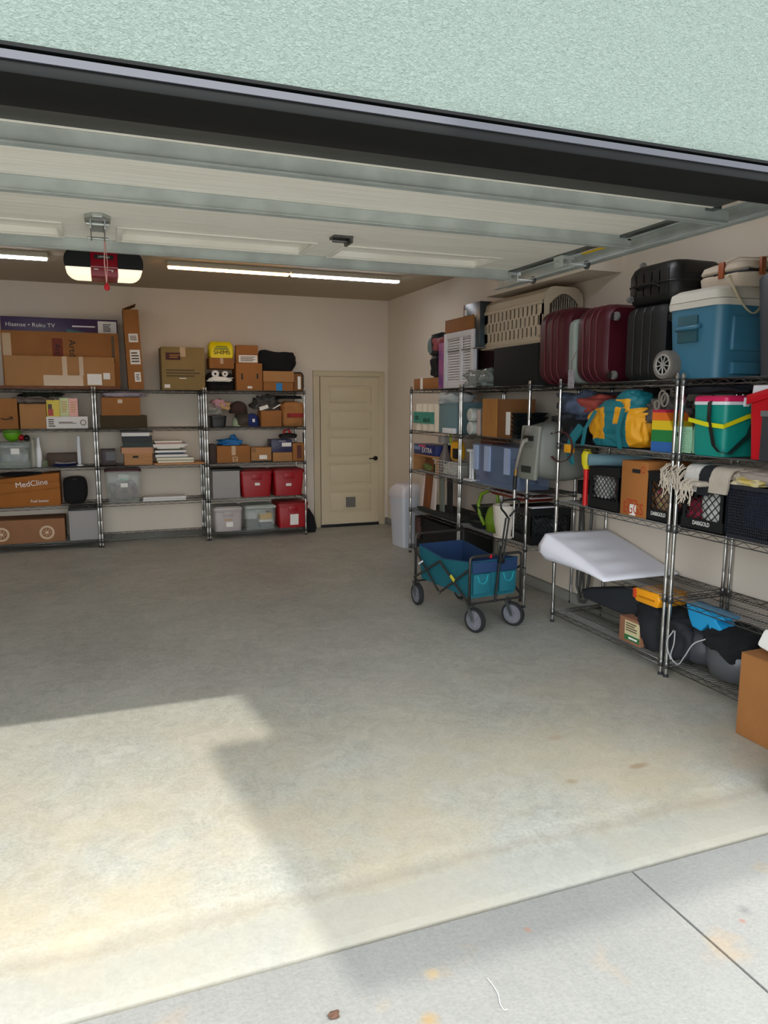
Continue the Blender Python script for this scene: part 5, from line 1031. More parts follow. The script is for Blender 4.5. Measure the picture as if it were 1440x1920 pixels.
MB().tube([(x, y, Ht/2) for x, y in rr_ring(Wt+.004, Dt+.004, .09, 7)], .005, 5, True).build('zip', BLACKP, t)
MB().tube([(-Wt/2+.01, -.10, .10), (-Wt/2-.03, -.09, .12), (-Wt/2-.03, .09, .12), (-Wt/2+.01, .10, .10)], .010, 6).build('carry_handle', BLACKP, t)
for sy in (-1, 1): wheel(t, (-.12, sy*.17, Ht+.018) if sy > 0 else (-Wt/2-.015, .15, .05), .022, GREYP, 'y')
# shelf C2 heap of bags
def heap(name, label, px, py, w, d, h, m, seed, lvl=3, dx=.2, z=None, rot=0, cat=None, cf=None, amp=.18, freq=2.0, p=.7, flat=.75, ridge=.08, **k):
    y_ = yat(px, XR+dx, SZ[lvl]+.15); zz = SZ[lvl]+.002 if z is None else z
    o = MB().blob((0, 0, h/2*flat), (w, d, h), seed, amp, freq, p=p, flat=flat, ridge=ridge, colorfn=cf).build(name, m, loc=(XR+dx, y_, zz), smooth=True, rz=rot); tag(o, label, cat or name.split('_')[-1]); return o
FAB = lambda n, c, **k: mat(n, c, .85, bump=.6, bscale=14, **k)
heap('black_backpack', 'black backpack at the far end of the heap of bags', 1088, 0, .34, .34, .26, FAB('black_pack', '14161a', var=.3, vscale=12, c2='2b2f38'), 71, dx=.22, cat='backpack')
heap('patchwork_jacket', 'dark jacket with pale blue and white patches draped over the backpack', 1108, 0, .38, .46, .24, FAB('patch_jacket', '1d2436', var=.9, vscale=9, c2='55637c'), 72, dx=.24, z=SZ[3]+.17, cat='jacket', amp=.22, cf=None)
heap('coral_red_shirt', 'coral red shirt on top of the heap of bags', 1128, 0, .30, .34, .14, FAB('coral', 'A3453C', var=.5, vscale=6), 73, dx=.22, z=SZ[3]+.23, cat='shirt')
heap('black_tote', 'black bag with metal clips below the patchwork jacket', 1096, 0, .30, .24, .30, BLACKF, 74, dx=.20, cat='bag')
heap('sleeping_bag', 'navy blue quilted sleeping bag stretched under the top shelf', 1180, 0, .26, .60, .30, FAB('navy_quilt', '2D3A66', var=.5, vscale=5, c2='1d2547'), 75, dx=.32, z=SZ[3]+.06, cat='sleeping bag', ridge=.15)
# yellow and teal sports bag
TE, YE = mat('teal_nylon', '12707C', .6, bump=.4, bscale=15), mat('amber_nylon', 'E5A014', .6, bump=.4, bscale=15)
def sp(c):
    if c.z > .62: return 0
    if abs(c.y) < .10 or (c.y < -.35 and c.y > -.5): return 0
    if c.z < -.45 and c.y > -.3: return 0
    if c.y > .82: return 0
    if c.y < -.05 and c.y > -.36 and c.z < .05: return 0
    return 1
y_ = yat(1158, XR+.08, 1.5); t = thing('sports_bag', 'yellow and teal sports duffel bag hanging over the shelf edge', 'bag', (XR+.135, y_, SZ[3]+.002))
MB().blob((0, 0, .142), (.28, .56, .34), 76, .10, 1.6, p=.75, flat=.8, sub=6, ridge=.05, colorfn=lambda c: sp(c)).build('body', [TE, YE], t, smooth=True)
MB().blob((0, -.09, .29), (.24, .24, .18), 77, .10, 1.6, p=.8, sub=6, colorfn=lambda c: 0 if c.z > .25 or c.y < -.6 else 1).build('top_pouch', [TE, YE], t, smooth=True)
MB().strap([(-.14, .28, .13), (-.16, .36, .04), (-.15, .40, -.06), (-.12, .42, -.13)], .07, .02, (0, 1, .6)).build('side_strap', TE, t); MB().box(-.18, -.14, .35, .43, -.06, .0).build('buckle_patch', YE, t, bevel=.006)
MB().strap([(-.145, -.16, .26), (-.18, -.16, .12), (-.165, -.17, -.0)], .035, .006, (0, 1, 0)).build('strap', TE, t)
MB().strap([(-.12, .16, .24), (-.175, .19, .12), (-.165, .23, .0)], .035, .006, (0, 1, 0)).build('strap', TE, t)
heap('black_sack', 'upright black sack between the sports bag and the rainbow panel', 1224, 0, .24, .14, .42, FAB('black_sack_f', '171412', var=.3), 78, dx=.26, cat='sack', p=.6)
# rainbow striped bag
ya, yb = yat(1262, XR+.03, 1.5), yat(1222, XR+.03, 1.5); H_ = zat(768, XR+.03, yb)-SZ[3]
t = thing('rainbow_bag', 'rainbow striped stiff bag beside the mint basket', 'bag', (XR+.03, ya, SZ[3]+.001)); cs = ['2B62A8', '1E7B3C', 'E2C21C', 'E4711B', 'C02248']; zs_ = [0, .24, .52, .74, .93, 1.0]
for i, c in enumerate(cs):
    f = lambda zz: (yb-ya)*(1 if zz < .6 else 1-(zz-.6)*1.1)
    za, zb_ = zs_[i], zs_[i+1]; m_ = MB(); m_.prism([(yb-ya-f(za), za*H_), (yb-ya, za*H_), (yb-ya, zb_*H_), (yb-ya-f(zb_), zb_*H_)], .0, .16, 'yz'); m_.build('stripe', mat('rainbow_'+c, c, .7), t)
heap('grey_webbing', 'bundle of grey webbing straps and harness loops above the rainbow bag', 1256, 0, .18, .26, .18, FAB('grey_webbing_m', '6d6764', var=.6, vscale=12, c2='2e2c2c'), 79, dx=.18, z=SZ[3]+.17, cat='straps', amp=.3, freq=3)
y_ = yat(1244, XR+.02, 1.68); m_ = MB()
for k_, (r, oz, oy) in enumerate(((.026, 0, 0), (.020, -.05, .03), (.028, -.02, -.045))): m_.strap([(0-.01*k_, oy+r*math.cos(a), oz+r*1.4*math.sin(a)) for a in [i*2*math.pi/14 for i in range(15)]], .012, .006, (1, 0, .3))
tag(m_.build('carabiner_loops', mat('pale_webbing', '8b8378', .8), loc=(XR+.01, y_, 1.70)), 'pale strap loops dangling below the top shelf near the cooler', 'straps')
# mint woven basket across the posts
ya, yb = yat(1298, XR+.045, 1.45), yat(1240, XR+.045, 1.45); H_ = zat(800, XR+.045, 3.45)-SZ[3]; MINT = mat('mint_plastic', '9CCBA8', .5)
t = thing('mint_basket', 'pale mint woven-look plastic basket behind the paired posts', 'basket', (XR+.045, ya, SZ[3]+.002)); D_ = yb-ya; m_ = MB(); m_.box(0, .004, 0, D_, 0, .02).box(0, .004, 0, D_, H_-.02, H_).box(0, .22, 0, .004, 0, H_).box(0, .22, D_-.004, D_, 0, H_).box(.216, .22, 0, D_, 0, H_).box(0, .22, 0, D_, 0, .004); m_.build('shell', MINT, t)
l = MB(); nn = 20
for i in range(nn): y = D_*(i+.5)/nn; l.box(0, .003, y-.0045, y+.0045, .02, H_-.02)
for i in range(1, 8): z = .02+(H_-.04)*i/8; l.box(-.001, .004, 0, D_, z-.004, z+.004)
lo = l.build('woven_face', MINT, t); lo['kind'] = 'stuff'; MB().box(-.003, .002, D_*.40, D_*.70, H_*.62, H_*.78).build('hand_hole', BLACKP, t)
# leather strap loop
m_ = MB(); y_ = yat(1058, XR-.02, 1.35); m_.strap([(-.03+.0*i, .02+.15*math.cos(a), -.0+.11*math.sin(a)-.06) for i, a in enumerate([math.radians(q_) for q_ in range(60, 330, 15)])], .018, .005, (1, 0, .2)); tag(m_.build('leather_strap', mat('brown_leather', '4b2723', .5), loc=(XR-.01, y_, SZ[3]+.04)), 'brown leather strap looping down from the heap of bags', 'strap')
# shelf C3
z3 = SZ[2]+.001
ya, yb = yat(1161, XF, 1.1), yat(1104, XF, 1.1); e = (XF, XF+.34, ya, yb, z3, zat(873, XF, yb)); crate('black milk crate holding white and red things, beside the orange carton', e, BCR, cell=.04)
tag(MB().blob((0, 0, .08), (.10, .14, .20), 81, .2, 2.5).build('white_cloth', mat('white_cloth', 'C9C9C4', .9), loc=(XF+.07, yb-.10, z3+.07), smooth=True), 'white cloth showing through the lattice of the crate', 'cloth')
tag(MB().blob((0, 0, .1), (.22, .26, .20), 82, .2, 2.5).build('dark_cloth', mat('dark_teal_cloth', '2c3b3c', .9, var=.6, vscale=20, c2='8c2034'), loc=(XF+.20, (ya+yb)/2, z3+.04), smooth=True), 'dark teal cloth bundle inside the same black crate', 'cloth')
y_ = yat(1140, XF+.06, 1.3); m_ = MB(); m_.T = Matrix.Rotation(H, 4, 'Y') @ Matrix.Rotation(-.0, 4, 'Z'); m_.lathe([(.014, 0), (.038, 0), (.041, .006), (.041, .42), (.014, .42), (.014, 0)], 24, cap=False)
o = m_.build('exercise_mat', mat('slate_blue_foam', '5F7E88', .8), loc=(XF-.03, yb-.02, e[5]+.043)); o.rotation_euler = (0, 0, -.55); tag(o, 'slate blue rolled exercise mat on the milk crate', 'mat')
t = thing('plastic_bat', 'red and yellow plastic bat standing left of the milk crate', 'bat', (XF+.03, yat(1101, XF+.03, 1.1)+.015, z3)); MB().lathe([(.018, 0), (.018, .22), (.022, .26)], 12).build('red_barrel', mat('bright_red', 'D01818', .4), t); MB().lathe([(.022, .26), (.036, .30), (.040, .36), (.022, .40)], 12).build('yellow_top', mat('bright_yellow', 'E2D21C', .4), t)
ya, yb = yat(1213, XF, 1.1), yat(1164, XF, 1.1); e = (XF, XF+.33, ya, yb, z3, zat(862, XF, yb)); t, dm = carton('tall orange brown carton printed EGGS in red', e, mat('eggs_cardboard', 'A5682F', .8, bump=.1), flaps=False)
RI = mat('red_orange_ink', 'B03A1C', .7); decal(t, dm, 'left', .42, .72, .79, .86, INK, 'hand_hole'); dtext(t, dm, 'left', .52, .14, 'EGGS', .105, RI, sx=.75); lines(t, dm, 'left', .27, .77, .265, .32, 1, RI); decal(t, dm, 'left', .40, .62, .02, .22, PAPER, e=.002)
m_ = MB(); m_.T = Matrix.Translation((-dm[0]/2-.001, -dm[1]*.33, dm[2]*.86)) @ Matrix.Rotation(H, 4, 'Y'); m_.tube([(.02*math.cos(a), .02*math.sin(a), 0) for a in [i*math.pi/8 for i in range(16)]], .003, 4, True); m_.build('round_stamp', RI, t)
def dcrate(label, p0, p1, top, z=z3, cont=None, d=.33, word='DARIGOLD', x=XF):
    ya, yb = yat(p1, x, 1.1), yat(p0, x, 1.1); e = (x, x+d, ya, yb, z, zat(top, x, (ya+yb)/2)); return crate(label, e, BCR, word=word, cell=.05), e
(_, e) = dcrate('black DARIGOLD milk crate full of small packets, beside the EGGS carton', 1214, 1260, 885)
tag(MB().blob((0, 0, .1), (.26, (e[3]-e[2])*.8, .24), 83, .15, 2.5, p=.6, flat=.85).build('snack_packets', mat('mixed_packets', 'b0a468', .5, var=.9, vscale=22, c2='93384a'), loc=(XF+.16, (e[2]+e[3])/2, z3+.012), smooth=True), 'colourful small packets inside the crate by the EGGS carton', 'packets')
# shelf C4: white wedge pillow
t = thing('wedge_pillow', 'big white wedge pillow lying on an otherwise empty shelf', 'pillow', (0, 0, 0)); PWH = mat('white_pillow', 'EDEDF6', .8, bump=.25, bscale=9)
z1_ = SZ[1]+.002
A = Vector((2.99, 4.62, z1_)); 
nx, ny = 22, 24; top = []; bot = []
for i in range(nx+1):
    for j in range(ny+1):
        u, v = i/nx, j/ny                      # u: toward the wall (x), v: 0 = far high end, 1 = near thin end
        x = 2.99+.62*u; y = 4.608-.77*v
        x += .02*math.sin(v*3); e_ = min(u, 1-u, v*1.2, (1-v)*1.2); rd = min(1, (e_/.05))**.4 if e_ < .05 else 1
        hh = .02+.185*(1-v)**1.05+.0*u; hh *= (.55+.45*rd)
        hh += .006*math.sin(v*26+3*u)*(rd)*math.exp(-((u-.35)**2)/.04)
        top.append((x, y, z1_+hh)); bot.append((x+.0, y, z1_+ .002+.05*(1-v)*(1-rd)))
m_ = MB(); N1 = ny+1; vs = top+bot; K = len(top)
fs = [(i*N1+j, (i+1)*N1+j, (i+1)*N1+j+1, i*N1+j+1) for i in range(nx) for j in range(ny)]; fs += [tuple(K+q_ for q_ in reversed(f_)) for f_ in fs]
bd = [(0, j) for j in range(ny)]+[(i, ny) for i in range(nx)]+[(nx, j) for j in range(ny, 0, -1)]+[(i, 0) for i in range(nx, 0, -1)]
bd = [i*N1+j for i, j in bd]; fs += [(bd[k_], bd[(k_+1) % len(bd)], K+bd[(k_+1) % len(bd)], K+bd[k_]) for k_ in range(len(bd))]
m_.add(vs, fs); m_.build('cushion', PWH, t, smooth=True)
MB().tube([top[i*N1] for i in range(nx+1)], .004, 5).build('seam', PWH, t)
# shelf C5
z0s = SZ[0]+.001
ya, yb = yat(1215, XF, .3), yat(1095, XF, .25)
t = thing('black_tool_case', 'long black tapered soft case on the bottom shelf', 'case', (XF+.16, 0, z0s)); x0_, x1_ = -.07, .07
pl = [(yat(1094, XF+.1, .3), .135), (yat(1093, XF+.1, .3), .19), (yat(1110, XF+.1, .3), .235), (yat(1180, XF+.1, .3), .335), (yat(1200, XF+.1, .3), .34), (yat(1235, XF+.1, .3), .30), (yat(1235, XF+.1, .3), .002), (yat(1195, XF+.1, .2), .002), (yat(1190, XF+.1, .2), .13)]
m_ = MB(); m_.prism(pl, x0_, x1_, 'yz'); m_.build('case_body', mat('dark_soft_case', '22262c', .8, bump=.3, bscale=30), t, bevel=.018, seg=3)
MB().tube([(x0_+.005, y, z) for y, z in pl[1:6]], .006, 5).build('zip', BLACKP, t)
e = ext_r(1161, 1200, 1160, 0, d=.18, x=XF-.005); e = (e[0], e[1], e[2], e[3], z0s, e[5]); t, dm = carton('brown shoe-sized box with a cream and green label on the bottom shelf', e, mat('rosy_cardboard', '8F6248', .8), name='product_box', flaps=False)
decal(t, dm, 'left', .28, .98, .34, .90, mat('cream_label', 'C9BE93', .6)); decal(t, dm, 'left', .28, .98, .12, .34, mat('green_label', '2f6b3a', .5)); decal(t, dm, 'left', .48, .88, .19, .26, PAPER, 'print', e=.001); lines(t, dm, 'left', .33, .85, .48, .86, 4, INKG)
t = heap('black_garment_bag', 'black fabric bag slumped in front of the paired posts on the bottom shelf', 1246, 0, .32, .33, .34, FAB('black_garment', '14161b'), 84, lvl=0, dx=.20, cat='bag', p=.6)
t = thing('orange_tool_case', 'orange and yellow plastic case on the black fabric bag', 'case', (XR+.10, yat(1232, XR+.08, .42), .405)); OR = mat('amber_plastic', 'E89A12', .4)
m_ = MB(); m_.prism([(-.10, 0), (.09, .0), (.12, .03), (.11, .085), (-.10, .09), (-.12, .05)], -.11, .12, 'yz'); m_.build('shell', OR, t, bevel=.008); MB().box(-.115, -.10, -.08, .07, .035, .045).build('seam', mat('darker_amber', 'B97408', .4), t); MB().box(-.113, -.02, .085, .122, .02, .08).build('red_latch', mat('orange_red', 'C8461C', .5), t, bevel=.005)

# ================= right wall, unit D =================
# big cooler
CB = mat('cooler_blue', '3A728C', .4); CW = mat('cooler_cream', 'C9C4B8', .5)
t = thing('large_cooler', 'large blue wheeled cooler with a cream lid on the top shelf', 'cooler', (3.37, 3.40, z4)); Wc, Dc = .40, .42; Hb = .395
m_ = MB(); m_.loft([(0, Wc*.86, Dc*.86, .05), (.03, Wc*.88, Dc*.88, .06), (Hb, Wc*.985, Dc*.985, .07)], n=8); m_.build('body', CB, t)
m_ = MB(); m_.loft([(Hb, Wc+.012, Dc+.012, .07), (Hb+.035, Wc+.016, Dc+.016, .07)], n=8); m_.build('rim', CW, t); m_ = MB(); m_.loft([(Hb+.038, Wc+.014, Dc+.014, .07), (Hb+.085, Wc+.0, Dc+.0, .07), (Hb+.105, Wc*.86, Dc*.9, .08)], n=8); m_.build('lid', CW, t)
MB().box(-Wc/2-.004, -Wc/2+.03, -.05, .10, Hb-.19, Hb-.04).build('handle_recess', mat('cooler_blue_dark', '2a5560', .5), t, bevel=.004)
MB().tube([(-Wc/2+.01, .12, Hb-.11), (-Wc/2-.015, .10, Hb-.11), (-Wc/2-.018, -.05, Hb-.11), (-Wc/2+.01, -.07, Hb-.10)], .013, 8).build('side_handle', CB, t, smooth=True)
m_ = MB(); m_.box(-.10, .16, -Dc/2-.004, -Dc/2+.03, .15, .34); m_.build('front_panel', CB, t, bevel=.012, seg=3); MB().box(-.08, .14, -Dc/2-.001, -Dc/2+.04, .02, .09).build('foot_panel', CB, t, bevel=.01)
m_ = MB(); m_.T = Matrix.Translation((-Wc/2-.005, .165, .085)) @ Matrix.Rotation(H, 4, 'Y'); m_.lathe([(.055, -.035), (.082, -.035), (.085, -.02), (.085, .03), (.055, .03)], 28, cap=False); o = m_.build('wheel', mat('grey_tyre', '6f6a64', .7), t)
r_ = MB(); r_.T = Matrix.Translation((-Wc/2-.04, .165, .085)) @ Matrix.Rotation(H, 4, 'Y')
for i in range(9): a = i*2*math.pi/9; r_.tube([(.01*math.cos(a), .01*math.sin(a), 0), (.056*math.cos(a), .056*math.sin(a), 0)], .0045, 5)
r_.tube([(.058*math.cos(a), .058*math.sin(a), 0) for a in [i*math.pi/12 for i in range(24)]], .006, 6, True); r_.lathe([(.014, -.008), (.014, .008)], 12); r_.build('spoked_rim', mat('silver_rim', 'A5A39E', .4, metal=.3), o)
MB().lathe([(.05, 0), (.05, .002)], 20)
d_ = MB(); d_.T = Matrix.Translation((-Wc/2-.02, .165, .085)) @ Matrix.Rotation(H, 4, 'Y'); d_.lathe([(.056, 0), (.056, .01)], 24); d_.build('wheel_disc', BLACKP, o)
# cream tote bag on the cooler
TC = mat('cream_canvas', 'C5B7A4', .85, bump=.4, bscale=120); zl = z4+Hb+.106
t = thing('cream_tote_bag', 'cream canvas tote bag with brown leather tabs lying on the cooler lid', 'bag', (3.475, 3.375, zl))
m_ = MB(); m_.loft([(0, .22, .34, .06), (.02, .26, .38, .08), (.075, .28, .40, .09), (.085, .26, .38, .08)], n=7); m_.build('body', TC, t)
MB().box(-.134, .10, -.197, .06, .078, .092).build('opening', BLACKP, t, bevel=.003); m_ = MB(); m_.loft([(.094, .26, .38, .08), (.105, .28, .40, .09), (.135, .26, .38, .09), (.15, .20, .30, .08)], n=7); m_.build('top_side', TC, t)
MB().box(-.06, -.025, -.212, -.190, .06, .155).build('leather_tab', mat('tan_leather', '9a4f28', .5), t, bevel=.004); MB().box(-.148, -.132, -.03, .01, .06, .15).build('leather_tab', MATS['tan_leather'], t, bevel=.004)
sp_ = [on(a_, b_, Y=3.168)-Vector((3.475, 3.375, zl)) for a_, b_ in ((1368, 516), (1376, 540), (1392, 570), (1410, 587), (1424, 578), (1433, 550), (1437, 520))]
MB().strap(cr([(sp_[0].x, -.19, .03)]+sp_+[(sp_[-1].x, -.19, .03)]), .026, .005, (.5, 1, .2)).build('strap', mat('strap_cream', 'C2B899', .8), t)
MB().strap([(-.10, .02, .155), (-.08, -.06, .175), (-.0, -.12, .165), (.10, -.15, .18)], .03, .006, (0, 1, .2)).build('strap', TC, t)
# dark grey bin right of it
tag(MB().loft([(0, .30, .30, .05), (.5, .38, .36, .07), (.52, .36, .34, .07)]).build('charcoal_bin', mat('charcoal_plastic', '3a3c42', .5), loc=(3.42, 2.86, z4)), 'charcoal grey plastic bin cut off at the right edge on the top shelf', 'bin')
# shelf D2: teal cooler
z3b = SZ[3]+.001
ya, yb = yat(1360, XR+.03, 1.55), yat(1297, XR+.03, 1.55); Dc = (yb-ya); Wc = .28; H_ = zat(742, XR+.03, ya)-SZ[3]
t = thing('teal_cooler', 'teal cooler with hot pink lid and yellow handle on the second shelf', 'cooler', (XR+.03+Wc/2, (ya+yb)/2, z3b)); TCo = mat('teal_plastic', '0E8C80', .4)
m_ = MB(); m_.loft([(0, Wc*.92, Dc*.92, .03), (.02, Wc*.94, Dc*.94, .03), (H_-.05, Wc, Dc, .03)]); m_.build('body', TCo, t); MB().loft([(H_-.05, Wc+.006, Dc+.006, .03), (H_-.032, Wc+.006, Dc+.006, .03)]).build('white_rim', WHITEP, t)
MB().loft([(H_-.031, Wc+.004, Dc+.004, .03), (H_-.01, Wc+.004, Dc+.004, .03), (H_, Wc*.94, Dc*.94, .03)]).build('pink_lid', mat('hot_pink', 'D8255E', .35), t)
MB().strap([(-Wc/2-.012, Dc/2+.01, H_*.60), (-Wc/2-.014, .0, H_*.53), (-Wc/2-.012, -Dc/2-.0, H_*.50), (0, -Dc/2-.016, H_*.66), (Wc/2, -Dc/2-.012, H_*.74)], .024, .01, (0, 0, 1)).build('yellow_handle', mat('acid_yellow', 'D8D41C', .4), t)
MB().strap([(-Wc/2+.03, .0, H_+.003), (-Wc/2-.008, -.01, H_-.04), (-Wc/2-.018, -.02, H_*.62), (-Wc/2-.02, -.07, H_*.18), (-Wc/2-.02, -.11, .03), (-Wc/2+.02, -Dc/2-.02, .02), (0, -Dc/2-.03, .12), (.06, -Dc/2-.03, .28), (.11, -Dc/2-.012, H_-.06)], .036, .004, (.3, 1, .1)).build('black_strap', BLACKP, t)
MB().box(-.02, .02, -Dc/2-.008, -Dc/2+.01, H_-.06, H_-.01).build('white_latch', WHITEP, t, bevel=.004)
heap('dark_bags', 'dark folded bags on top of the teal cooler', 1340, 0, .30, .5, .06, FAB('dark_bags_m', '15171f', var=.3), 85, dx=.24, z=z3b+H_+.012, cat='bag')
# red cooler with white lid
e = (XR+.05, XR+.36, 2.70, 2.985, z3b, zat(722, XR+.05, 2.9)); t = thing('red_cooler', 'red cooler with a white lid and swing handle at the right edge', 'cooler', ((e[0]+e[1])/2, (e[2]+e[3])/2, z3b)); W_, D_, H_ = e[1]-e[0], e[3]-e[2], e[5]-e[4]; RC = mat('cooler_red', 'C2061C', .35)
MB().loft([(0, W_*.9, D_*.9, .03), (H_-.05, W_, D_, .03)]).build('body', RC, t); MB().loft([(H_-.05, W_*.98, D_*.98, .03), (H_, W_*.96, D_*.96, .03)]).build('white_lid', WHITEP, t); MB().prism([(D_*.5, H_-.10), (D_*.5, H_-.05), (.0, H_-.015), (-D_*.2, H_-.02), (-D_*.2, H_-.05)], -W_/2-.014, -W_/2-.002, 'yz').build('swing_handle', RC, t, bevel=.004)
e = (XR+.01, XR+.30, 2.50, 2.84, z3b, zat(770, XR+.01, 2.8)); 
t, dm = carton('dark grey plastic case with pale logo lettering at the right edge', (e[0]-.02, e[0]+.02, e[2], e[3], e[4], e[5]), mat('dark_grey_case', '35373c', .45), name='grey_case', cat='case', flaps=False, bevel=.01); MB().box(-dm[0]/2-.004, dm[0]/2+.004, -dm[1]/2-.004, dm[1]/2+.004, dm[2]-.03, dm[2]).build('lid_edge', mat('mid_grey', '6d6e70', .5), t, bevel=.003); dtext(t, dm, 'left', .30, .62, 'Li', .06, PAPER)
# shelf D3
(_, e) = dcrate('black DARIGOLD milk crate with white and red cloths, under the fringed blanket', 1279, 1358, 905)
for (dy, w_, h_, m2, lb, sd_) in ((-.05, .18, .19, mat('white_cloth', 'C9C9C4', .9), 'white fabric seen through the lattice of the crate under the blanket', 86), (.09, .12, .14, mat('crimson_cloth', '8f1430', .8, var=.5, vscale=20), 'crimson fabric inside the crate under the blanket', 87)):
    tag(MB().blob((0, 0, h_/2), (.12, w_, h_*1.1), sd_, .15, 2.2, flat=.85).build('fabric', m2, loc=(XF+.08, (e[2]+e[3])/2+dy, z3+.035), smooth=True), lb, 'fabric')
ya, yb = 2.70, yat(1362, XF, 1.1); e2 = (XF, XF+.34, ya, yb, z3, zat(908, XF, yb)); NV = mat('dark_navy_plastic', '20242c', .45)
t = thing('mesh_crate', 'dark fine-mesh basket filled with blue things at the right edge', 'crate', (XF, ya, z3)); D_, H_ = yb-ya, e2[5]-z3; m_ = MB(); m_.box(0, .34, 0, D_, 0, .02).box(0, .008, 0, D_, H_-.02, H_).box(0, .34, 0, .008, 0, H_).box(0, .34, D_-.008, D_, 0, H_).box(.332, .34, 0, D_, 0, H_); m_.build('shell', NV, t)
l = MB(); nn = 30
for i in range(nn): y = D_*(i+.5)/nn; l.box(0, .004, y-.002, y+.002, .02, H_-.02)
for i in range(1, 16): z = .02+(H_-.04)*i/16; l.box(.001, .005, 0, D_, z-.0022, z+.0022)
lo = l.build('mesh_face', NV, t); lo['kind'] = 'stuff'
tag(MB().blob((0, 0, .1), (.22, D_*.85, .24), 88, .15, 2).build('blue_cloth', mat('mid_blue_cloth', '24406e', .8, var=.5, vscale=10), loc=(XF+.15, (ya+yb)/2, z3+.05), smooth=True), 'blue cloth bundle inside the fine-mesh basket', 'cloth')
heap('yellow_cloth', 'yellow and white cloth lying on the fine-mesh basket', 1420, 0, .14, .18, .05, FAB('lemon_cloth', 'C9B04A', var=.6, vscale=12, c2='c9c4b4'), 89, dx=.08, z=z3+H_+.002, cat='cloth')
# fringed blanket
CR = mat('cream_knit', 'B9AE9F', .95, bump=.7, bscale=50, var=.1); zb_ = 1.232
y0_ = yat(1330, XR+.02, 1.3)
t = thing('fringed_blanket', 'rolled cream fringed blanket with teal and black bands over the milk crates', 'blanket', (XR+.08, y0_, zb_))
def bl(c):
    if .0 < c.y < .62 and c.x < .75: return 2 if (c.y < .36 and c.z < .35) else (1 if c.z > .35 and c.y > .1 else 0)
    return 0
MB().blob((.09, 0, .040), (.28, .54, .086), 90, .05, 1.8, p=.7, flat=.75, sub=6, colorfn=bl).build('roll', [CR, TE, mat('black_knit', '191b20', .95)], t, smooth=True)
MB().blob((.10, -.28, .040), (.28, .36, .086), 91, .06, 2.5, p=.8, flat=.75, ridge=.12).build('bunched_end', mat('taupe_knit', 'A0948A', .95, bump=.7, bscale=50), t, smooth=True)
for (ya_, yb_, mm) in ((-.16, -.03, CR), (-.03, .05, mat('black_knit', '191b20', .95)), (.05, .16, mat('white_knit', 'C8C4BE', .95, bump=.6, bscale=50))):
    MB().strap(cr([(.0, (ya_+yb_)/2-.02, .075), (-.062, (ya_+yb_)/2-.02, .070), (-.082, (ya_+yb_)/2-.01, .03), (-.080, (ya_+yb_)/2, -.03), (-.078, (ya_+yb_)/2+.01, -.085+.15*abs(ya_+.03))]), yb_-ya_+.004, .014, (0, 1, 0)).build('hanging_end', mm, t, smooth=None)
f = MB(); rnd = random.Random(3)
for i in range(70):
    y = .14+.17*rnd.random(); x = -.13+.03*rnd.random(); z = .08*rnd.random()+.0; L_ = .06+.09*rnd.random()
    if i < 22: y = .02+.10*rnd.random(); z = .0; x = -.14
    f.tube([(x+.03, y, z), (x-.01, y+.01*rnd.random(), z-L_*.3), (x-.015+.02*rnd.random(), y+.03*(rnd.random()-.5), z-L_*.7), (x-.01, y+.05*(rnd.random()-.5), z-L_)], .0035, 4)
fo = f.build('fringe', mat('fringe_yarn', 'BFB3A2', .95), t); fo['kind'] = 'stuff'
MB().box(-.15, -.02, -.03, .05, -.035, -.005).build('rolled_corner', CR, t, bevel=.012)
# shelf D5
t = heap('drawstring_bag', 'dark sneaker bag with white drawstrings beside the paired posts', 1290, 0, .28, .26, .26, FAB('charcoal_bag', '26262c'), 92, lvl=0, dx=.20, cat='bag')
y_ = yat(1290, XR, .25); m_ = MB(); m_.tube(cr([(-.01, .09, .22), (-.03, .07, .15), (-.02, .10, .06), (-.02, .04, .03), (-.03, -.02, .10), (-.02, -.07, .19), (.02, -.12, .23)]), .004, 5); m_.tube(cr([(-.01, .1, .22), (-.03, .13, .14), (-.02, .10, .04)]), .004, 5); ct_ = m_.build('drawstring', mat('white_cord', 'A9A9A8', .8), t); ct_.matrix_parent_inverse = Matrix.Translation(-t.location); ct_.location = (XR-.01, y_, z0s)
t = thing('blue_plastic_scoop', 'bright sky blue curved plastic toy on the drawstring bag', 'toy', (XR+.14, yat(1325, XR+.12, .42), .34)); SB = mat('sky_blue_plastic', '1E96CC', .4)
m_ = MB(); m_.prism([(.13, .13), (.10, .05), (.07, .0), (.0, -.01), (-.05, .05), (-.08, -.02), (-.16, -.035), (-.17, .03), (-.10, .085), (-.17, .10), (-.16, .115), (.0, .125)], -.06, .07, 'yz'); m_.build('curved_shell', SB, t, bevel=.01, seg=3)
HM = mat('graphite_plastic', '4b4d50', .4)
def helmet(label, px, r, h_, z, sd_, dx):
    y_ = yat(px, XR+dx, .3); t = thing('helmet', label, 'helmet', (XR+dx, y_, z))
    MB().lathe([(r*.55, 0), (r*.85, .02), (r, h_*.35), (r*.98, h_*.55), (r*.88, h_*.62)], 28).build('shell', HM, t, smooth=True)
    MB().blob((0, 0, h_*.66), (r*1.8, r*1.8, h_*.66), sd_, .12, 2.4, flat=.7, ridge=.08).build('lining', BLACKF, t, smooth=True); return t
helmet('large grey helmet with black lining at the near end of the bottom shelf', 1392, .19, .30, z0s, 93, .20)
tag(MB().lathe([(.10, 0), (.14, .03), (.15, .10), (.12, .18), (.05, .22)], 24).build('grey_helmet', mat('slate_helmet', '3b3c42', .5), loc=(XR+.24, yat(1318, XR+.2, .25), z0s), smooth=True), 'slate grey round helmet behind the white drawstring', 'helmet')
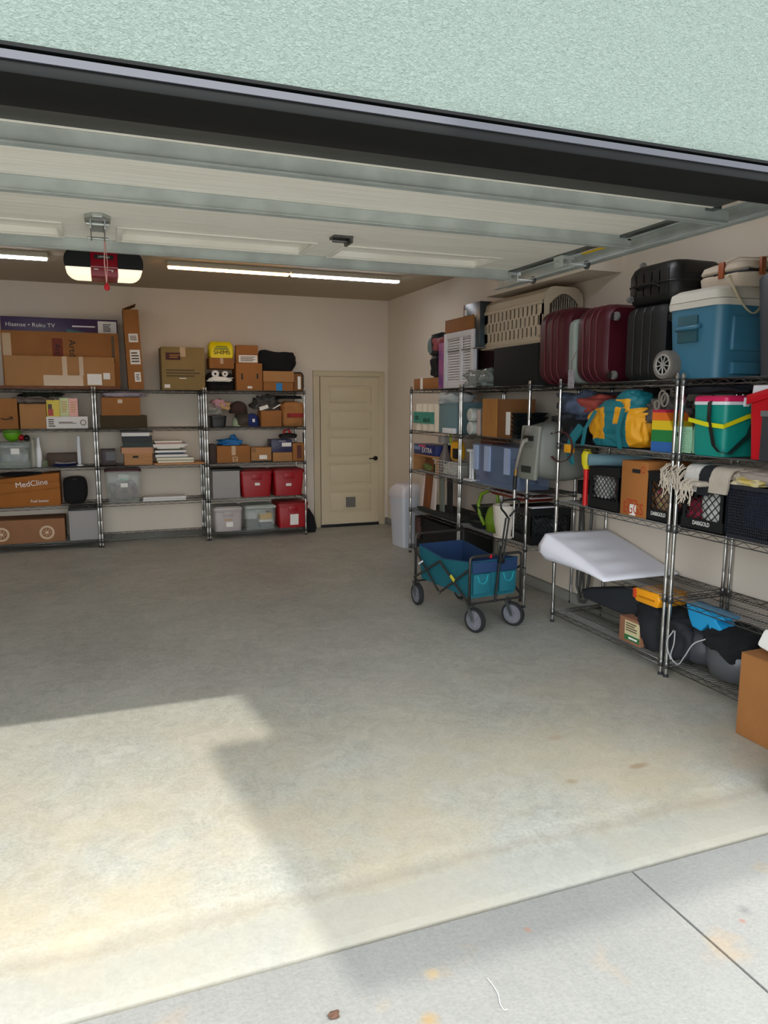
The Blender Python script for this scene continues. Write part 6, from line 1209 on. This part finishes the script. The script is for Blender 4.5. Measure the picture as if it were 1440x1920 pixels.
# ================= things on the floor =================
q = on(1407, 1350, Z=0); e = (q.x-.02, q.x+.0+.34, 2.36, 2.66, .001, .50)
t, dm = carton('brown carton standing on the floor at the right edge, white sheet on it', (2.93, 3.12, 2.38, 2.66, .001, zat(1224, 2.93, 2.64)), CARD, name='cardboard_box')
tag(MB().obox((0, 0, .06), (.10, .14, .10), (.2, .3, .1)).build('crumpled_paper', PAPER, loc=(3.04, 2.55, dm[2]+.0), bevel=.02), 'crumpled white paper on the carton at the right edge', 'paper')
# trash bin
q = on(752, 1028, Z=0); t = thing('trash_bin', 'tall white plastic trash bin with flip lid near the back door', 'trash bin', (q.x+.145, q.y+.16, 0), rz=.10); TW = mat('bin_white', 'C6CAD2', .5); Hb_ = zat(925, q.x, q.y); Ht_ = zat(908, q.x+.1, q.y+.1)
MB().loft([(0, .26, .30, .03), (Hb_-.06, .31, .36, .035)]).build('body', TW, t); MB().loft([(Hb_-.06, .33, .38, .035), (Hb_-.01, .33, .38, .035), (Hb_+.05, .28, .34, .05), (Ht_, .20, .26, .07)], n=6).build('lid', mat('bin_lid_white', 'C9C5C8', .5), t)
# little debris on the driveway
q = on(625, 1906, Z=-.012); tag(MB().blob((0, 0, .006), (.032, .02, .012), 95, .4, 3, sub=2).build('dry_leaf', mat('dry_leaf', '4e3526', .9), loc=q), 'curled dry brown leaf on the driveway at the bottom of the picture', 'leaf')
pts = [on(a, b_, Z=-.0105) for a, b_ in ((914, 1834), (926, 1850), (934, 1864), (938, 1882), (945, 1893), (951, 1892))]; tag(MB().tube(cr([p-pts[0] for p in pts]), .0013, 4).build('white_thread', mat('thread_white', 'D8D8D4', .8), loc=pts[0]), 'curly white thread lying on the driveway', 'thread')
# ================= folding wagon =================
WA = math.radians(6); WL, WW = .80, .46
wg = thing('folding_wagon', 'teal folding fabric wagon with a dark tube frame parked beside the shelves', 'wagon', (2.43, 4.63, 0), rz=WA)
FRM = mat('dark_bronze_tube', '3d3b38', .4, metal=.5); TEA = mat('wagon_teal', '085F6D', .75, bump=.25, bscale=20); TEAD = mat('wagon_navy_lining', '15335A', .8, bump=.25, bscale=20)
r = .011
# fabric tub (local: x 0..WW, y 0..WL)
zb, zr = .235, .51
def ringw(z, inset, sag=0): return [(inset, inset, z), (WW-inset, inset, z), (WW-inset, WL/2, z-sag), (WW-inset, WL-inset, z), (inset, WL-inset, z), (inset, WL/2, z-sag)]
A_ = ringw(zb, .035); B_ = ringw(zr, .02, .045); C_ = ringw(zr, .03, .045); D_ = ringw(zb+.01, .045)
m_ = MB(); m_.add(A_+B_, [(i, (i+1) % 6, (i+1) % 6+6, i+6) for i in range(6)]+[tuple(range(6))]); m_.build('outer_fabric', TEA, wg, smooth=False)
m_ = MB(); m_.add(D_+C_, [(i, (i+1) % 6, (i+1) % 6+6, i+6) for i in range(6)]+[tuple(range(6))]); m_.build('lining', TEAD, wg, smooth=False)
m_ = MB(); m_.tube([(x, y, z+.003) for x, y, z in ringw(zr, .022, .045)], .006, 6, True); m_.build('hem', TEAD, wg)
m_ = MB(); m_.box(.03, WW-.03, .006, .018, zr-.085, zr-.005); m_.build('front_band', TEAD, wg, bevel=.004)
for x0 in (.04, .27):
    m_ = MB(); m_.box(x0, x0+.15, .004, .024, zb+.03, zr-.09); m_.build('front_pocket', TEA, wg, bevel=.008); MB().strap([(x0+.03, .0, zr-.10), (x0+.045, -.002, zr-.15), (x0+.075, -.003, zr-.165), (x0+.105, -.002, zr-.15), (x0+.12, .0, zr-.10)], .008, .004, (0, 1, 0)).build('pocket_piping', mat('teal_piping', '2AA5B0', .6), wg)
# posts and end rails
for y, hi in ((0, .555), (WL, .60)):
    MB().tube([(0, y, .17), (0, y, hi-.03), (.006, y, hi-.008), (.03, y, hi), (WW-.03, y, hi), (WW-.006, y, hi-.008), (WW, y, hi-.03), (WW, y, .17)], r, 8).build('end_frame', FRM, wg, smooth=True)
    MB().tube([(0, y, .205), (WW, y, .205)], .009, 8).build('cross_tube', FRM, wg)
for x in (-.012, WW+.012):
    MB().tube([(x, .0, .46), (x, WL*.5, .20)], .009, 6).build('brace', FRM, wg); MB().tube([(x, WL, .48), (x, WL*.5, .20)], .009, 6).build('brace', FRM, wg)
    MB().tube([(x, 0, .22), (x, WL*.5, .45)], .009, 6).build('brace', FRM, wg); MB().tube([(x, WL, .24), (x, WL*.5, .45)], .009, 6).build('brace', FRM, wg)
    m_ = MB(); m_.T = Matrix.Translation((x-.01, WL*.5, .20)) @ Matrix.Rotation(H, 4, 'Y'); m_.lathe([(.014, 0), (.014, .02)], 10); m_.build('pivot', CHROME, wg)
MB().obox((-.022, .20, .36), (.008, .06, .022), (.5, 0, 0)).build('yellow_tag', mat('tag_yellow', 'C9C43A', .5), wg); MB().obox((-.022, .68, .385), (.006, .07, .012), (-.5, 0, 0)).build('white_tag', WHITEP, wg)
MB().box(.17, .185, -.013, .013, .535, .562).build('red_clip', RED, wg, bevel=.003)
MB().tube([(WW, -.012, .44), (WW+.03, -.012, .43), (WW+.03, -.012, .38), (WW, -.012, .37)], .006, 6).build('cup_hook', FRM, wg)
# wheels
TY = mat('tyre_black', '1b1b1d', .8, bump=.3, bscale=90); RM = mat('grey_rim', '6f7076', .45)
def wwheel(c, rot, fork):
    par = wg; T0 = Matrix.Translation(c) @ Matrix.Rotation(rot, 4, 'Z') @ Matrix.Rotation(H, 4, 'Y'); R_ = .092; z_ = .018
    m_ = MB(); m_.T = T0; m_.lathe([(R_*.78, -z_), (R_*.95, -z_), (R_, -z_*.5), (R_, z_*.5), (R_*.95, z_), (R_*.78, z_), (R_*.78, -z_)], 32, cap=False); o = m_.build('wheel', TY, par)
    s = MB(); s.T = T0; s.lathe([(R_*.70, -.014), (R_*.79, -.014), (R_*.79, .014), (R_*.70, .014), (R_*.70, -.014)], 32, cap=False); s.lathe([(.016, -.017), (.016, .017)], 12)
    for i in range(8): a = i*math.pi/4; s.tube([(.012*math.cos(a), .012*math.sin(a), 0), (R_*.73*math.cos(a), R_*.73*math.sin(a), 0)], .0085, 6)
    s.lathe([(.0, -.002), (R_*.7, -.002), (R_*.7, .002)], 24, cap=False); s.build('spoked_rim', RM, o)
    h = MB(); h.T = T0; h.lathe([(.006, -.03), (.006, .03)], 8); h.build('axle', CHROME, o)
    f = MB(); f.T = Matrix.Translation(c) @ Matrix.Rotation(rot, 4, 'Z')
    for sx in (-1, 1): f.prism([(-.012, -.01), (.012, -.01), (.022+fork, .105), (-.012+fork, .105)], sx*.026-.0015, sx*.026+.0015, 'yz')
    f.box(-.027, .027, fork-.014, fork+.024, .102, .108); f.tube([(0, fork, .105), (0, fork, .125)], .012, 8); f.build('fork', GALVD, par)
wwheel((.0+.03, -.035, .0925), math.radians(22-6), .045); wwheel((WW-.08, -.02, .0925), math.radians(32-6), .045)
wwheel((.02, WL, .0925), math.radians(-4), .03); wwheel((WW-.02, WL, .0925), 0, .03)
# handle
hx = WW*.56
MB().tube([(hx-.04, -.012, .20), (hx-.012, -.02, .52), (hx+.0, -.02, .62)], .010, 8).build('handle_lower_tube', BLACKP, wg)
for s in (-.014, .014): MB().tube([(hx+s-.005, -.03, .50), (hx+.035+s, -.04, .83)], .007, 8).build('handle_rod', BLACKP, wg)
MB().obox((hx, -.025, .515), (.045, .03, .045), (0, .08, 0)).build('handle_joint', BLACKP, wg, bevel=.005)
c_ = (hx+.037, -.041, .83)
MB().tube([c_, (c_[0]-.02, c_[1], c_[2]+.03), (c_[0]-.062, c_[1]-.003, c_[2]+.07), (c_[0]-.068, c_[1]-.003, c_[2]+.105), (c_[0]-.045, c_[1]-.003, c_[2]+.128), (c_[0]+.0, c_[1], c_[2]+.133), (c_[0]+.075, c_[1], c_[2]+.133), (c_[0]+.098, c_[1], c_[2]+.12), (c_[0]+.095, c_[1], c_[2]+.075), (c_[0]+.06, c_[1], c_[2]+.05), (c_[0]+.015, c_[1], c_[2]+.01)], .008, 8).build('loop_grip', BLACKP, wg, smooth=True)
